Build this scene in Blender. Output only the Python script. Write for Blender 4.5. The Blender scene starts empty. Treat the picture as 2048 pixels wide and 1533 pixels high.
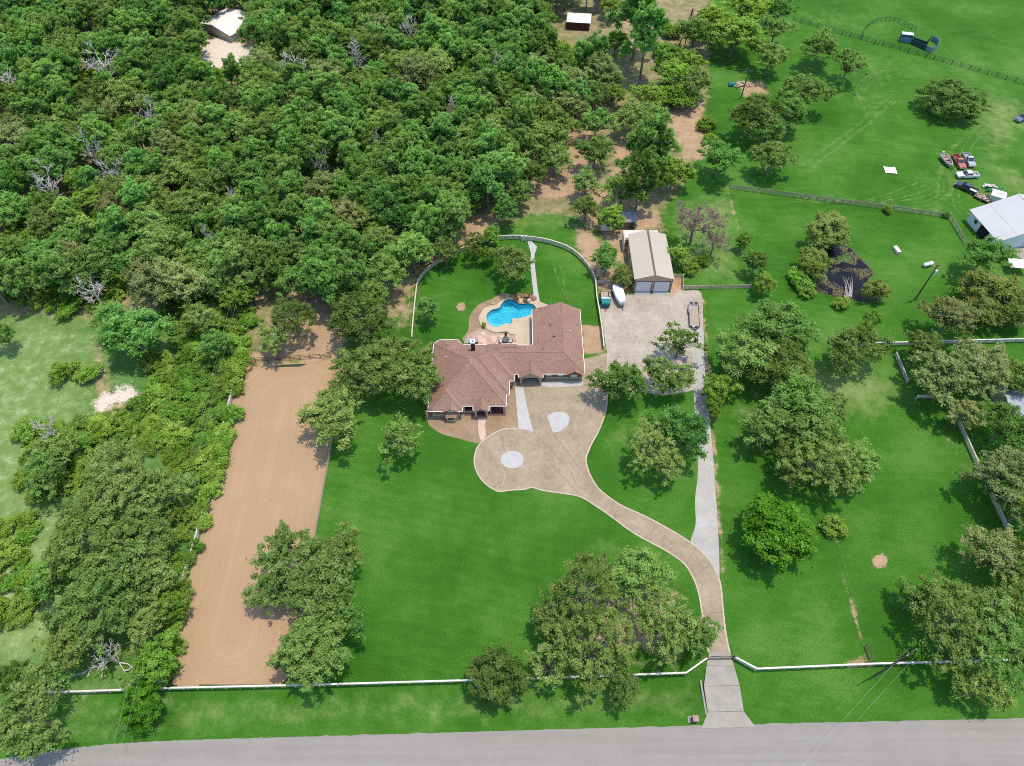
import bpy, bmesh, math, random
import numpy as np
from mathutils import Vector, noise as mnoise

# ------------------------------------------------------------------ camera, sky, sun, exposure
sc = bpy.context.scene
C = sc.collection
FPX, CAM_H, PITCH = 1420.0, 120.0, math.radians(53.4)     # survey of the photo: focal length in its pixels, height, tilt
cam_d = bpy.data.cameras.new('camera'); cam = bpy.data.objects.new('camera', cam_d); C.objects.link(cam)
cam.location = (0, 0, CAM_H); cam.rotation_euler = (math.pi/2 - PITCH, 0, 0)
cam_d.sensor_width = 36; cam_d.lens = FPX*36/2048; cam_d.clip_start = 1; cam_d.clip_end = 9000
sc.camera = cam
SUN_EL, SUN_AZ = math.radians(78.5), math.atan2(0.92, 0.38)     # azimuth from +Y towards +X
world = bpy.data.worlds.new('World'); sc.world = world; world.use_nodes = True
wn = world.node_tree
sky = wn.nodes.new('ShaderNodeTexSky'); sky.sky_type = 'NISHITA'; sky.sun_disc = False
sky.sun_elevation = SUN_EL; sky.sun_rotation = SUN_AZ
wn.links.new(sky.outputs[0], wn.nodes['Background'].inputs[0]); wn.nodes['Background'].inputs[1].default_value = 0.15
sun_d = bpy.data.lights.new('sun', 'SUN'); sun_d.energy = 2.05; sun_d.angle = math.radians(0.6); sun_d.color = (1, .885, .705)
sun = bpy.data.objects.new('sun', sun_d); C.objects.link(sun)
_d = Vector((math.sin(SUN_AZ)*math.cos(SUN_EL), math.cos(SUN_AZ)*math.cos(SUN_EL), math.sin(SUN_EL)))
sun.rotation_euler = _d.to_track_quat('Z', 'Y').to_euler(); sun.location = (60, 60, 200)
vs = sc.view_settings
vs.view_transform = 'Standard'; vs.look = 'None'; vs.gamma = 1; vs.exposure = 0.88; vs.use_curve_mapping = False
sc.cycles.max_bounces = 6; sc.cycles.diffuse_bounces = 3; sc.cycles.transparent_max_bounces = 8
sc.cycles.use_denoising = False; sc.cycles.filter_width = 1.0

random.seed(7); rng = np.random.default_rng(7)
_c, _s = math.cos(PITCH), math.sin(PITCH)
def G(u, v, z=0.0):
    "surveyed photo point -> place on the level z"
    a = (u-1024)/FPX; b = -(v-766.5)/FPX
    t = (CAM_H-z)/(_s-b*_c)
    return Vector((a*t, (b*_s+_c)*t, z))
def P(x, y, z):
    "place -> photo point (only used to sort and describe things)"
    dz = z-CAM_H; dep = y*_c-dz*_s
    return (1024+FPX*x/dep, 766.5-FPX*(y*_s+dz*_c)/dep)
def px_m(v, z=0.0):
    "metres per photo pixel at row v"
    b = -(v-766.5)/FPX
    return (CAM_H-z)/(_s-b*_c)/FPX
def smooth(pts, n=6, closed=False):
    out = []; N = len(pts); pts = [Vector(p) for p in pts]
    rngi = range(N) if closed else range(N-1)
    for i in rngi:
        if closed: p0, p1, p2, p3 = pts[i-1], pts[i], pts[(i+1) % N], pts[(i+2) % N]
        else: p0, p1, p2, p3 = pts[max(i-1, 0)], pts[i], pts[i+1], pts[min(i+2, N-1)]
        for k in range(n):
            t = k/n
            out.append(.5*((2*p1)+(p2-p0)*t+(2*p0-5*p1+4*p2-p3)*t*t+(3*p1-p0-3*p2+p3)*t**3))
    if not closed: out.append(pts[-1])
    return out
def GL(pix, z=0.0, n=0, closed=False):
    w = [G(u, v, z) for u, v in pix]
    return smooth(w, n, closed) if n else w

# ------------------------------------------------------------------ materials
def newmat(name):
    m = bpy.data.materials.new(name); m.use_nodes = True
    nt = m.node_tree; return m, nt, nt.nodes['Principled BSDF']
def node(nt, typ, **kw):
    n = nt.nodes.new(typ)
    for k, v in kw.items(): setattr(n, k, v)
    return n
def ramp(nt, stops, src):
    r = nt.nodes.new('ShaderNodeValToRGB'); e = r.color_ramp.elements
    while len(e) < len(stops): e.new(.5)
    for i, (p, c) in enumerate(stops): e[i].position = p; e[i].color = (*c, 1) if len(c) == 3 else c
    nt.links.new(src, r.inputs[0]); return r.outputs[0]
def noise(nt, scale, detail=4, rough=.6, vec=None, dist=0):
    n = nt.nodes.new('ShaderNodeTexNoise'); n.inputs['Scale'].default_value = scale; n.inputs['Detail'].default_value = detail
    n.inputs['Roughness'].default_value = rough; n.inputs['Distortion'].default_value = dist
    if vec is not None: nt.links.new(vec, n.inputs['Vector'])
    return n.outputs[0]
def geo_pos(nt): return nt.nodes.new('ShaderNodeNewGeometry').outputs['Position']
def mapping(nt, vec, scale=(1, 1, 1), rot=(0, 0, 0)):
    m = nt.nodes.new('ShaderNodeMapping'); m.inputs['Scale'].default_value = scale; m.inputs['Rotation'].default_value = rot
    nt.links.new(vec, m.inputs[0]); return m.outputs[0]
def math_(nt, op, a, b=None, clamp=False):
    m = nt.nodes.new('ShaderNodeMath'); m.operation = op; m.use_clamp = clamp
    for i, x in enumerate((a, b)):
        if x is None: continue
        if isinstance(x, (int, float)): m.inputs[i].default_value = x
        else: nt.links.new(x, m.inputs[i])
    return m.outputs[0]
def mixc(nt, f, a, b, mode='MIX'):
    m = nt.nodes.new('ShaderNodeMix'); m.data_type = 'RGBA'; m.blend_type = mode
    for i, x in ((0, f), (6, a), (7, b)):
        if isinstance(x, (int, float)): m.inputs[i].default_value = x
        elif isinstance(x, tuple): m.inputs[i].default_value = (*x, 1)
        else: nt.links.new(x, m.inputs[i])
    return m.outputs[2]
def bump(nt, h, bsdf, strength=.4, dist=.1):
    b = nt.nodes.new('ShaderNodeBump'); b.inputs['Strength'].default_value = strength; b.inputs['Distance'].default_value = dist
    nt.links.new(h, b.inputs['Height']); nt.links.new(b.outputs[0], bsdf.inputs['Normal'])
MATS = {}
def M(name, c1, c2=None, scale=2., rough=.75, metal=0., bmp=0., fine=None, spec=.3):
    if name in MATS: return MATS[name]
    m, nt, b = newmat(name)
    c2 = c2 or tuple(x*.82 for x in c1)
    pos = geo_pos(nt)
    f = noise(nt, scale, 5, .65, pos)
    col = ramp(nt, [(.32, c2), (.68, c1)], f)
    if fine:
        g = noise(nt, fine, 3, .7, pos); col = mixc(nt, math_(nt, 'MULTIPLY', g, .55), col, tuple(x*.55 for x in c2))
    nt.links.new(col, b.inputs['Base Color'])
    b.inputs['Roughness'].default_value = rough; b.inputs['Metallic'].default_value = metal; b.inputs['Specular IOR Level'].default_value = spec
    if bmp: bump(nt, f, b, bmp, .05)
    MATS[name] = m; return m
def leafmat(name, dark, mid, light, trans=.44):
    m, nt, b = newmat(name)
    nt.nodes.remove(b); out = nt.nodes['Material Output']
    at = node(nt, 'ShaderNodeAttribute', attribute_name='tint')
    oi = nt.nodes.new('ShaderNodeObjectInfo')
    t = math_(nt, 'ADD', at.outputs['Fac'], math_(nt, 'MULTIPLY', math_(nt, 'SUBTRACT', oi.outputs['Random'], .5), .34))
    col = ramp(nt, [(.05, dark), (.5, mid), (.95, light)], t)
    hs = nt.nodes.new('ShaderNodeHueSaturation')
    r2 = math_(nt, 'FRACT', math_(nt, 'MULTIPLY', oi.outputs['Random'], 17.31))
    nt.links.new(math_(nt, 'ADD', math_(nt, 'MULTIPLY', r2, .036), .474), hs.inputs['Hue'])
    r3 = math_(nt, 'FRACT', math_(nt, 'MULTIPLY', oi.outputs['Random'], 53.7))
    nt.links.new(math_(nt, 'ADD', math_(nt, 'MULTIPLY', r3, .42), .82), hs.inputs['Value'])
    nt.links.new(col, hs.inputs['Color']); col = hs.outputs[0]
    d = nt.nodes.new('ShaderNodeBsdfDiffuse'); tr = nt.nodes.new('ShaderNodeBsdfTranslucent'); mx = nt.nodes.new('ShaderNodeMixShader')
    bn = node(nt, 'ShaderNodeAttribute', attribute_name='facing'); vt = nt.nodes.new('ShaderNodeVectorTransform'); vt.vector_type = 'VECTOR'; vt.convert_from = 'OBJECT'; vt.convert_to = 'WORLD'
    nt.links.new(bn.outputs['Vector'], vt.inputs[0]); sc_ = node(nt, 'ShaderNodeVectorMath', operation='SCALE'); sc_.inputs['Scale'].default_value = .55
    nt.links.new(nt.nodes.new('ShaderNodeNewGeometry').outputs['Normal'], sc_.inputs[0]); ad = node(nt, 'ShaderNodeVectorMath', operation='ADD'); nt.links.new(vt.outputs[0], ad.inputs[0]); nt.links.new(sc_.outputs[0], ad.inputs[1])
    nz = node(nt, 'ShaderNodeVectorMath', operation='NORMALIZE'); nt.links.new(ad.outputs[0], nz.inputs[0]); nt.links.new(nz.outputs[0], d.inputs['Normal'])
    nt.links.new(col, d.inputs[0]); nt.links.new(mixc(nt, 1., col, (1., 1.1, .55), 'MULTIPLY'), tr.inputs[0])
    mx.inputs[0].default_value = trans
    nt.links.new(d.outputs[0], mx.inputs[1]); nt.links.new(tr.outputs[0], mx.inputs[2]); nt.links.new(mx.outputs[0], out.inputs[0])
    MATS[name] = m; return m
leafmat('oak_leaf', (.085, .165, .036), (.195, .335, .084), (.33, .46, .16))
leafmat('deep_leaf', (.070, .175, .036), (.172, .365, .082), (.27, .47, .135))
leafmat('pine_leaf', (.090, .220, .044), (.215, .450, .100), (.34, .56, .18))
leafmat('bright_leaf', (.042, .150, .014), (.105, .310, .030), (.18, .42, .065))
leafmat('willow_leaf', (.115, .170, .034), (.250, .345, .090), (.37, .45, .16))
leafmat('scrub_leaf', (.090, .200, .026), (.215, .400, .060), (.34, .52, .13))
leafmat('cedar_leaf', (.030, .080, .016), (.075, .165, .036), (.15, .26, .07))
leafmat('pale_leaf', (.130, .175, .060), (.280, .355, .135), (.42, .48, .22))
leafmat('dry_leaf', (.16, .09, .05), (.27, .17, .11), (.36, .25, .17), .15)
bark = M('bark', (.27, .235, .20), (.13, .11, .09), 6, .95)
deadwood = M('deadwood', (.58, .54, .50), (.38, .35, .32), 5, .9)
brownwood = M('brown_twig', (.30, .22, .18), (.20, .14, .11), 5, .9)
white_paint = M('white_paint', (.66, .63, .60), (.50, .47, .44), 1.2, .55)
weather_wood = M('weathered_board', (.42, .36, .29), (.25, .215, .17), 2.5, .85)
pale_wood = M('pale_board', (.56, .48, .38), (.42, .35, .27), 2.5, .85)
dark_pipe = M('dark_pipe', (.10, .075, .06), (.06, .045, .035), 3, .6)
green_pipe = M('green_pipe', (.045, .09, .05), (.03, .06, .035), 3, .5)
black_steel = M('black_steel', (.03, .03, .032), (.018, .018, .02), 3, .45)
steel = M('galvanised_steel', (.42, .44, .46), (.32, .34, .36), 3, .4, .7)
rubber = M('rubber', (.022, .022, .022), None, 5, .9)
glass = M('window_glass', (.03, .045, .05), (.02, .03, .035), 1, .06, 0, 0, None, .6)
pane_pale = M('pale_window', (.52, .60, .62), (.42, .50, .53), 1, .15, 0, 0, None, .5)
stone = M('tan_stone', (.54, .45, .32), (.34, .28, .20), 2.2, .9, 0, .5, 9)
brick = M('red_brick', (.33, .12, .065), (.21, .075, .045), 1.5, .9, 0, .3, 14)
brick_dark = M('dark_brick', (.11, .04, .03), (.06, .024, .02), 2, .9, 0, .2, 12)
gutter_m = M('white_gutter', (.80, .77, .74), (.66, .62, .60), 1, .45)
shade_dark = M('opening_shade', (.02, .018, .016), None, 1, .9)
pole_wood = M('pole_wood', (.13, .105, .085), (.07, .055, .045), 3, .9)
tan_metal = M('tan_metal', (.50, .385, .26), (.43, .33, .22), .4, .5)
door_metal = M('door_metal', (.62, .65, .69), (.54, .57, .61), .5, .4)
concrete_new = M('new_concrete', (0.510, 0.506, 0.493), (0.422, 0.418, 0.405), .7, .85, 0, .1, 6)
concrete_old = M('old_concrete', (0.396, 0.370, 0.327), (0.301, 0.280, 0.241), .55, .9, 0, .1, 5)
tan_rock = M('tan_rock', (.42, .26, .14), (.22, .13, .08), 1.6, .9, 0, .5, 6)
teal_tarp = M('teal_tarp', (.008, .20, .185), (.006, .16, .15), 1, .5)
pale_tarp = M('pale_tarp', (.52, .64, .60), (.42, .55, .52), 1, .5)
boat_cover = M('boat_cover', (.74, .76, .80), (.62, .64, .68), 1.0, .45)
boat_hull = M('boat_hull', (.42, .42, .43), (.34, .34, .35), 1, .4)
wood_deck = M('deck_plank', (.42, .35, .27), (.31, .25, .19), 1.5, .85)
lily = M('pond_weed', (.15, .13, .068), (.075, .08, .035), 3, .8)
lily2 = M('green_weed', (.10, .19, .045), (.06, .13, .03), 3, .8)

# roof shingles: courses follow the height lines
def shingle_mat():
    m, nt, b = newmat('roof_shingle'); pos = geo_pos(nt)
    sx = nt.nodes.new('ShaderNodeSeparateXYZ'); nt.links.new(pos, sx.inputs[0])
    zc = math_(nt, 'MULTIPLY', sx.outputs[2], 11.)
    row = math_(nt, 'FRACT', zc)
    cmb = nt.nodes.new('ShaderNodeCombineXYZ'); nt.links.new(math_(nt, 'MULTIPLY', sx.outputs[0], 2.2), cmb.inputs[0])
    nt.links.new(math_(nt, 'MULTIPLY', sx.outputs[1], 2.2), cmb.inputs[1]); nt.links.new(math_(nt, 'FLOOR', zc), cmb.inputs[2])
    tab = noise(nt, 1.0, 1, .5, cmb.outputs[0])
    big = noise(nt, .22, 3, .6, pos)
    f = math_(nt, 'ADD', math_(nt, 'MULTIPLY', tab, .8), math_(nt, 'MULTIPLY', big, .35))
    col = ramp(nt, [(.30, (.185, .108, .080)), (.58, (.278, .170, .128)), (.85, (.355, .240, .19))], f)
    edge = math_(nt, 'LESS_THAN', row, .16)
    col = mixc(nt, math_(nt, 'MULTIPLY', edge, .45), col, (.13, .075, .058))
    nt.links.new(col, b.inputs['Base Color']); b.inputs['Roughness'].default_value = .92; b.inputs['Specular IOR Level'].default_value = .2
    bump(nt, row, b, .3, .02)
    return m
shingle = shingle_mat()
ridge_cap_m = M('ridge_cap', (.27, .165, .125), (.20, .12, .09), 3, .92)

def ribbed(name, c1, c2, period=.3):
    m, nt, b = newmat(name); pos = geo_pos(nt)
    tc = nt.nodes.new('ShaderNodeTexCoord')
    n = noise(nt, .25, 4, .6, pos); g = noise(nt, 3., 3, .7, mapping(nt, pos, (1, .15, 1)))
    col = ramp(nt, [(.3, c2), (.7, c1)], math_(nt, 'ADD', math_(nt, 'MULTIPLY', n, .6), math_(nt, 'MULTIPLY', g, .4)))
    nt.links.new(col, b.inputs['Base Color']); b.inputs['Roughness'].default_value = .5; b.inputs['Specular IOR Level'].default_value = .35
    return m
shop_roof_m = ribbed('tan_roof_metal', (.47, .415, .345), (.42, .37, .305))
barn_roof_m = ribbed('white_roof_metal', (.47, .47, .475), (.41, .41, .415))
bright_roof_m = ribbed('bright_roof_metal', (.76, .72, .69), (.62, .58, .54))
white_wall_m = M('white_siding', (.66, .69, .71), (.56, .59, .61), .6, .6)
grey_wall_m = M('grey_siding', (.48, .43, .40), (.40, .36, .33), .8, .7)
shed_roof_m = M('shed_shingle', (.30, .31, .34), (.22, .23, .25), 2, .85, 0, 0, 8)

# ------------------------------------------------------------------ mesh helpers
class MB:
    def __init__(s): s.v = []; s.f = []
    def add(s, vs, fs):
        o = len(s.v); s.v += [tuple(v) for v in vs]; s.f += [tuple(i+o for i in f) for f in fs]; return s
    def poly(s, pts): return s.add(pts, [range(len(pts))])
    def box(s, c, d, rz=0., taper=1.):
        ca, sa = math.cos(rz), math.sin(rz); x, y, z = d[0]/2, d[1]/2, d[2]/2; vs = []
        for k in (-1, 1):
            t = taper if k > 0 else 1
            for i, j in ((-1, -1), (1, -1), (1, 1), (-1, 1)):
                a, b = i*x*t, j*y*t; vs.append((c[0]+a*ca-b*sa, c[1]+a*sa+b*ca, c[2]+k*z))
        return s.add(vs, [(3, 2, 1, 0), (4, 5, 6, 7), (0, 1, 5, 4), (1, 2, 6, 5), (2, 3, 7, 6), (3, 0, 4, 7)])
    def b3(s, x0, x1, y0, y1, z0, z1): return s.box(((x0+x1)/2, (y0+y1)/2, (z0+z1)/2), (x1-x0, y1-y0, z1-z0))
    def prism(s, pts, z0, z1):
        n = len(pts); vs = [(p[0], p[1], z0) for p in pts]+[(p[0], p[1], z1) for p in pts]
        a = sum(pts[i][0]*pts[(i+1) % n][1]-pts[(i+1) % n][0]*pts[i][1] for i in range(n))
        fs = [tuple(range(n, 2*n)), tuple(range(n-1, -1, -1))]+[(i, (i+1) % n, n+(i+1) % n, n+i) for i in range(n)]
        if a < 0: fs = [f[::-1] for f in fs]
        return s.add(vs, fs)
    def extrude(s, prof, axis0, axis1, d, t):
        "profile in (a,b) spanned by axis0, axis1 moved by vector d from origin t"
        n = len(prof); A, B, D, T = Vector(axis0), Vector(axis1), Vector(d), Vector(t)
        vs = [T+A*p[0]+B*p[1] for p in prof]+[T+A*p[0]+B*p[1]+D for p in prof]
        return s.add(vs, [tuple(range(n)), tuple(range(2*n-1, n-1, -1))]+[(i, n+i, n+(i+1) % n, (i+1) % n) for i in range(n)])
    def tube(s, path, rad, n=6, cap=True):
        path = [Vector(p) for p in path]; vs = []; fs = []
        if isinstance(rad, (int, float)): rad = [rad]*len(path)
        for i, p in enumerate(path):
            d = (path[min(i+1, len(path)-1)]-path[max(i-1, 0)])
            d = d.normalized() if d.length > 1e-6 else Vector((0, 0, 1))
            a = d.orthogonal().normalized() if i == 0 else (pa-d*pa.dot(d)).normalized()
            pa = a; b = d.cross(a)
            for k in range(n):
                t = 2*math.pi*k/n; vs.append(p+(a*math.cos(t)+b*math.sin(t))*rad[i])
        for i in range(len(path)-1):
            for k in range(n):
                k2 = (k+1) % n; fs.append((i*n+k, i*n+k2, (i+1)*n+k2, (i+1)*n+k))
        if cap: fs += [tuple(range(n-1, -1, -1)), tuple(range((len(path)-1)*n, len(path)*n))]
        return s.add(vs, fs)
    def rock(s, c, r, seed, sub=1):
        bm = bmesh.new(); bmesh.ops.create_icosphere(bm, subdivisions=sub+1, radius=1)
        rr = random.Random(seed); off = Vector((rr.random()*50, rr.random()*50, rr.random()*50)); st = (rr.uniform(.8, 1.3), rr.uniform(.7, 1.1), rr.uniform(.5, .8)); az = rr.random()*6.28
        for v in bm.verts:
            k = 1+.5*mnoise.noise(v.co*1.3+off); p = Vector((v.co.x*st[0], v.co.y*st[1], v.co.z*st[2]))*k*r
            v.co = Vector((p.x*math.cos(az)-p.y*math.sin(az), p.x*math.sin(az)+p.y*math.cos(az), p.z))+Vector(c)
        bm.verts.index_update()
        s.add([v.co for v in bm.verts], [[v.index for v in f.verts] for f in bm.faces]); bm.free(); return s
    def mesh(s, name, off=None):
        me = bpy.data.meshes.new(name)
        vs_ = s.v if off is None else [(x-off[0], y-off[1], z-off[2]) for x, y, z in s.v]
        me.from_pydata(vs_, [], s.f); me.update(); return me
def mk(name, mb, mat, parent=None, world=True):
    "one mesh object; with world=True its points are given in place and moved into the parent's frame"
    off = parent.location if (parent is not None and world) else None
    if parent is not None and world and parent.parent is not None: off = parent.location+parent.parent.location
    me = mb.mesh(name, off); me.materials.append(mat)
    o = bpy.data.objects.new(name, me); C.objects.link(o); o.parent = parent; return o
def tag(o, label=None, cat=None, group=None, kind=None):
    if label: o['label'] = label
    if cat: o['category'] = cat
    if group: o['group'] = group
    if kind: o['kind'] = kind
    return o
def thing(name, label, cat, loc=(0, 0, 0), rz=0., group=None):
    o = bpy.data.objects.new(name, None); C.objects.link(o); o.location = loc; o.rotation_euler = (0, 0, rz)
    o.empty_display_size = .3
    return tag(o, label, cat, group)
def inst(name, me, parent, loc=(0, 0, 0), rot=(0, 0, 0), scale=(1, 1, 1)):
    o = bpy.data.objects.new(name, me); C.objects.link(o); o.parent = parent
    o.location = loc; o.rotation_euler = rot; o.scale = scale; return o
def sheet(name, outline, z, mat, holes=(), kind='structure', parent=None, thick=0):
    bm = bmesh.new(); edges = []
    for loop in [outline]+list(holes):
        vv = [bm.verts.new((p[0], p[1], z)) for p in loop]
        for i in range(len(vv)): edges.append(bm.edges.new((vv[i], vv[(i+1) % len(vv)])))
    r = bmesh.ops.triangle_fill(bm, use_beauty=True, use_dissolve=False, edges=edges)
    bmesh.ops.recalc_face_normals(bm, faces=bm.faces)
    for f in bm.faces:
        if f.normal.z < 0: f.normal_flip()
    if thick:
        fs = list(bm.faces); be = [e for e in bm.edges if e.is_boundary]
        ex = bmesh.ops.extrude_edge_only(bm, edges=be)
        for v in [g for g in ex['geom'] if isinstance(g, bmesh.types.BMVert)]: v.co.z -= thick
        bmesh.ops.recalc_face_normals(bm, faces=bm.faces)
    me = bpy.data.meshes.new(name); bm.to_mesh(me); bm.free(); me.materials.append(mat)
    o = bpy.data.objects.new(name, me); C.objects.link(o); o.parent = parent
    if parent is None: tag(o, kind=kind)
    return o
def ribbon(name, path, w, z, mat, kind='structure', parent=None, wfun=None):
    mb = MB(); L = []; 
    for i, p in enumerate(path):
        d = (path[min(i+1, len(path)-1)]-path[max(i-1, 0)]); d.z = 0; d.normalize(); n = Vector((-d.y, d.x, 0))
        ww = w+(wfun(i) if wfun else 0)
        L += [(p.x+n.x*ww/2, p.y+n.y*ww/2, z), (p.x-n.x*ww/2, p.y-n.y*ww/2, z)]
    mb.add(L, [(2*i, 2*i+1, 2*i+3, 2*i+2) for i in range(len(path)-1)])
    o = mk(name, mb, mat, parent, False)
    if parent is None: tag(o, kind=kind)
    return o

# ------------------------------------------------------------------ outlines of the place (surveyed)
pool_px = [(972.8, 634.5), (975.7, 627.6), (984, 620.8), (997.7, 616.9), (1003.5, 609), (1009.4, 603.2), (1019.1, 599.8), (1026, 601.3), (1032, 605.4), (1041.6, 608.5), (1056.3, 607.5), (1066, 610), (1071.4, 615.9), (1072, 622), (1066, 629), (1052, 634), (1038.7, 637.4), (1025, 638.6), (1024, 647.6), (1010.4, 648.5), (1002.5, 652.5), (992.8, 655), (982, 652), (975.7, 645.2)]
pool = GL(pool_px, 0, 5, True)
deck_px = [(957, 636.4), (960.5, 628.6), (968.4, 616.9), (983, 612), (991.8, 611), (1002.5, 602.2), (1012.3, 596.4), (1022, 596.5), (1040, 600), (1066, 600), (1079.7, 604.5), (1097, 611), (1097, 622), (1068, 622)]
GX0, GX1 = 4.5, 15.1
deck = GL(deck_px, 0)+[Vector((4.9, 107.0, 0)), Vector((4.9, 96.3, 0)), Vector((1.2, 96.3, 0))]+GL([(1029.9, 670.6), (1020, 669), (1013.3, 664.2), (997.7, 666.2), (987.9, 665.7), (974.2, 659.8), (962.5, 652.5), (958.6, 644)], 0)
drive_px_left = [(1036.9, 857.9), (1022.3, 857.4), (1002.2, 860.6), (980.3, 871.6), (963.8, 884.4), (953.8, 897.2), (949.2, 913.6), (949.2, 930), (956.5, 950.1), (969.3, 966.6), (983.9, 977.5), (1000.4, 983.9), (1018.6, 981.2), (1047.9, 979.4), (1064.3, 975.7), (1084.4, 981.2), (1113.6, 985.8), (1139.2, 989.4), (1164.7, 995.8), (1195, 1015), (1220, 1032), (1260, 1062), (1300, 1085), (1340, 1107), (1370, 1130), (1388, 1160), (1398, 1190), (1403, 1220), (1410, 1260), (1414, 1290), (1417, 1306)]
drive_px_right = [(1459.5, 1306), (1452, 1270), (1446, 1220), (1441, 1170), (1430, 1140), (1410, 1110), (1380, 1085), (1340, 1060), (1290, 1033), (1240, 1010), (1205, 985), (1190, 968), (1178, 945), (1172, 922), (1176, 905), (1185, 885), (1197, 863), (1207, 838), (1213, 815), (1215, 780), (1215, 740), (1216, 706)]
drive_L, drive_R = GL(drive_px_left, 0, 4), GL(drive_px_right, 0, 4)
drive = drive_L+drive_R+[Vector((14.0, 95.0, 0)), Vector((14.0, 90.5, 0)), Vector((1.0, 90.5, 0))]+GL([(1030, 775), (1030, 790)], 0)
arena_px = [(474, 775), (482, 752), (500, 737), (540, 730), (600, 728), (650, 724), (676, 732), (682, 760), (668, 850), (652, 940), (632, 1050), (612, 1170), (588, 1290), (568, 1363), (520, 1366), (440, 1369), (350, 1371), (352, 1330), (372, 1200), (392, 1110), (420, 990), (440, 900), (458, 830)]
arena = GL(arena_px, 0, 4, True)
road_up = GL([(-500, 1640), (-250, 1575), (0, 1520), (150, 1497), (300, 1484), (600, 1474), (1024, 1462), (1500, 1449), (2048, 1437), (2600, 1424), (3400, 1405)], 0, 6)

# ------------------------------------------------------------------ ground sheet with soil zones
def sd_poly(X, Y, poly):
    "signed distance to a closed outline, negative inside"
    n = len(poly); d2 = np.full(X.shape, 1e18); ins = np.zeros(X.shape, bool)
    for i in range(n):
        ax, ay = poly[i][0], poly[i][1]; bx, by = poly[(i+1) % n][0], poly[(i+1) % n][1]
        ex, ey = bx-ax, by-ay; L = ex*ex+ey*ey+1e-12
        t = np.clip(((X-ax)*ex+(Y-ay)*ey)/L, 0, 1)
        d2 = np.minimum(d2, (X-ax-t*ex)**2+(Y-ay-t*ey)**2)
        c = ((ay > Y) != (by > Y)) & (X < (bx-ax)*(Y-ay)/(by-ay+1e-12)+ax); ins ^= c
    d = np.sqrt(d2); return np.where(ins, -d, d)
def sd_line(X, Y, path):
    d2 = np.full(X.shape, 1e18)
    for i in range(len(path)-1):
        ax, ay = path[i][0], path[i][1]; ex, ey = path[i+1][0]-ax, path[i+1][1]-ay; L = ex*ex+ey*ey+1e-12
        t = np.clip(((X-ax)*ex+(Y-ay)*ey)/L, 0, 1); d2 = np.minimum(d2, (X-ax-t*ex)**2+(Y-ay-t*ey)**2)
    return np.sqrt(d2)
far = [60, 150, 350, 800, 1800, 3500]
xs = np.array([-235-f for f in far[::-1]]+list(np.arange(-235, 235.1, 1.0))+[235+f for f in far])
ys = np.array([-10-f for f in far[::-1]]+list(np.arange(-10, 300.1, 1.0))+[300+f for f in far])
GXm, GYm = np.meshgrid(xs, ys)
zone = {k: np.zeros(GXm.shape) for k in ('sand', 'dry', 'litter', 'caliche', 'lush', 'rough')}
def paint(k, px, amt=1., soft=2.5, line=False, w=1.):
    p = GL(px, 0)
    soft = soft*2.4 if k in ('sand', 'caliche') and not line and soft > 1.3 else soft*1.4
    m = np.clip(.5-sd_poly(GXm, GYm, p)/soft, 0, 1) if not line else np.clip(.5-(sd_line(GXm, GYm, p)-w)/soft, 0, 1)
    zone[k] = np.maximum(zone[k], m*amt)
# woodland floor
paint('litter', [(-400, -160), (1440, -160), (1420, 210), (1400, 330), (1330, 430), (1200, 450), (1080, 430), (1000, 460), (870, 520), (800, 640), (700, 700), (480, 720), (330, 640), (0, 640), (-400, 700)], .75, 6)
paint('rough', [(-400, 560), (330, 620), (500, 700), (480, 770), (340, 1370), (240, 1390), (-100, 1400), (-400, 1400)], .9, 5)
paint('dry', [(-400, 640), (150, 640), (190, 720), (160, 900), (60, 1060), (-300, 1100)], .25, 6)
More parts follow.
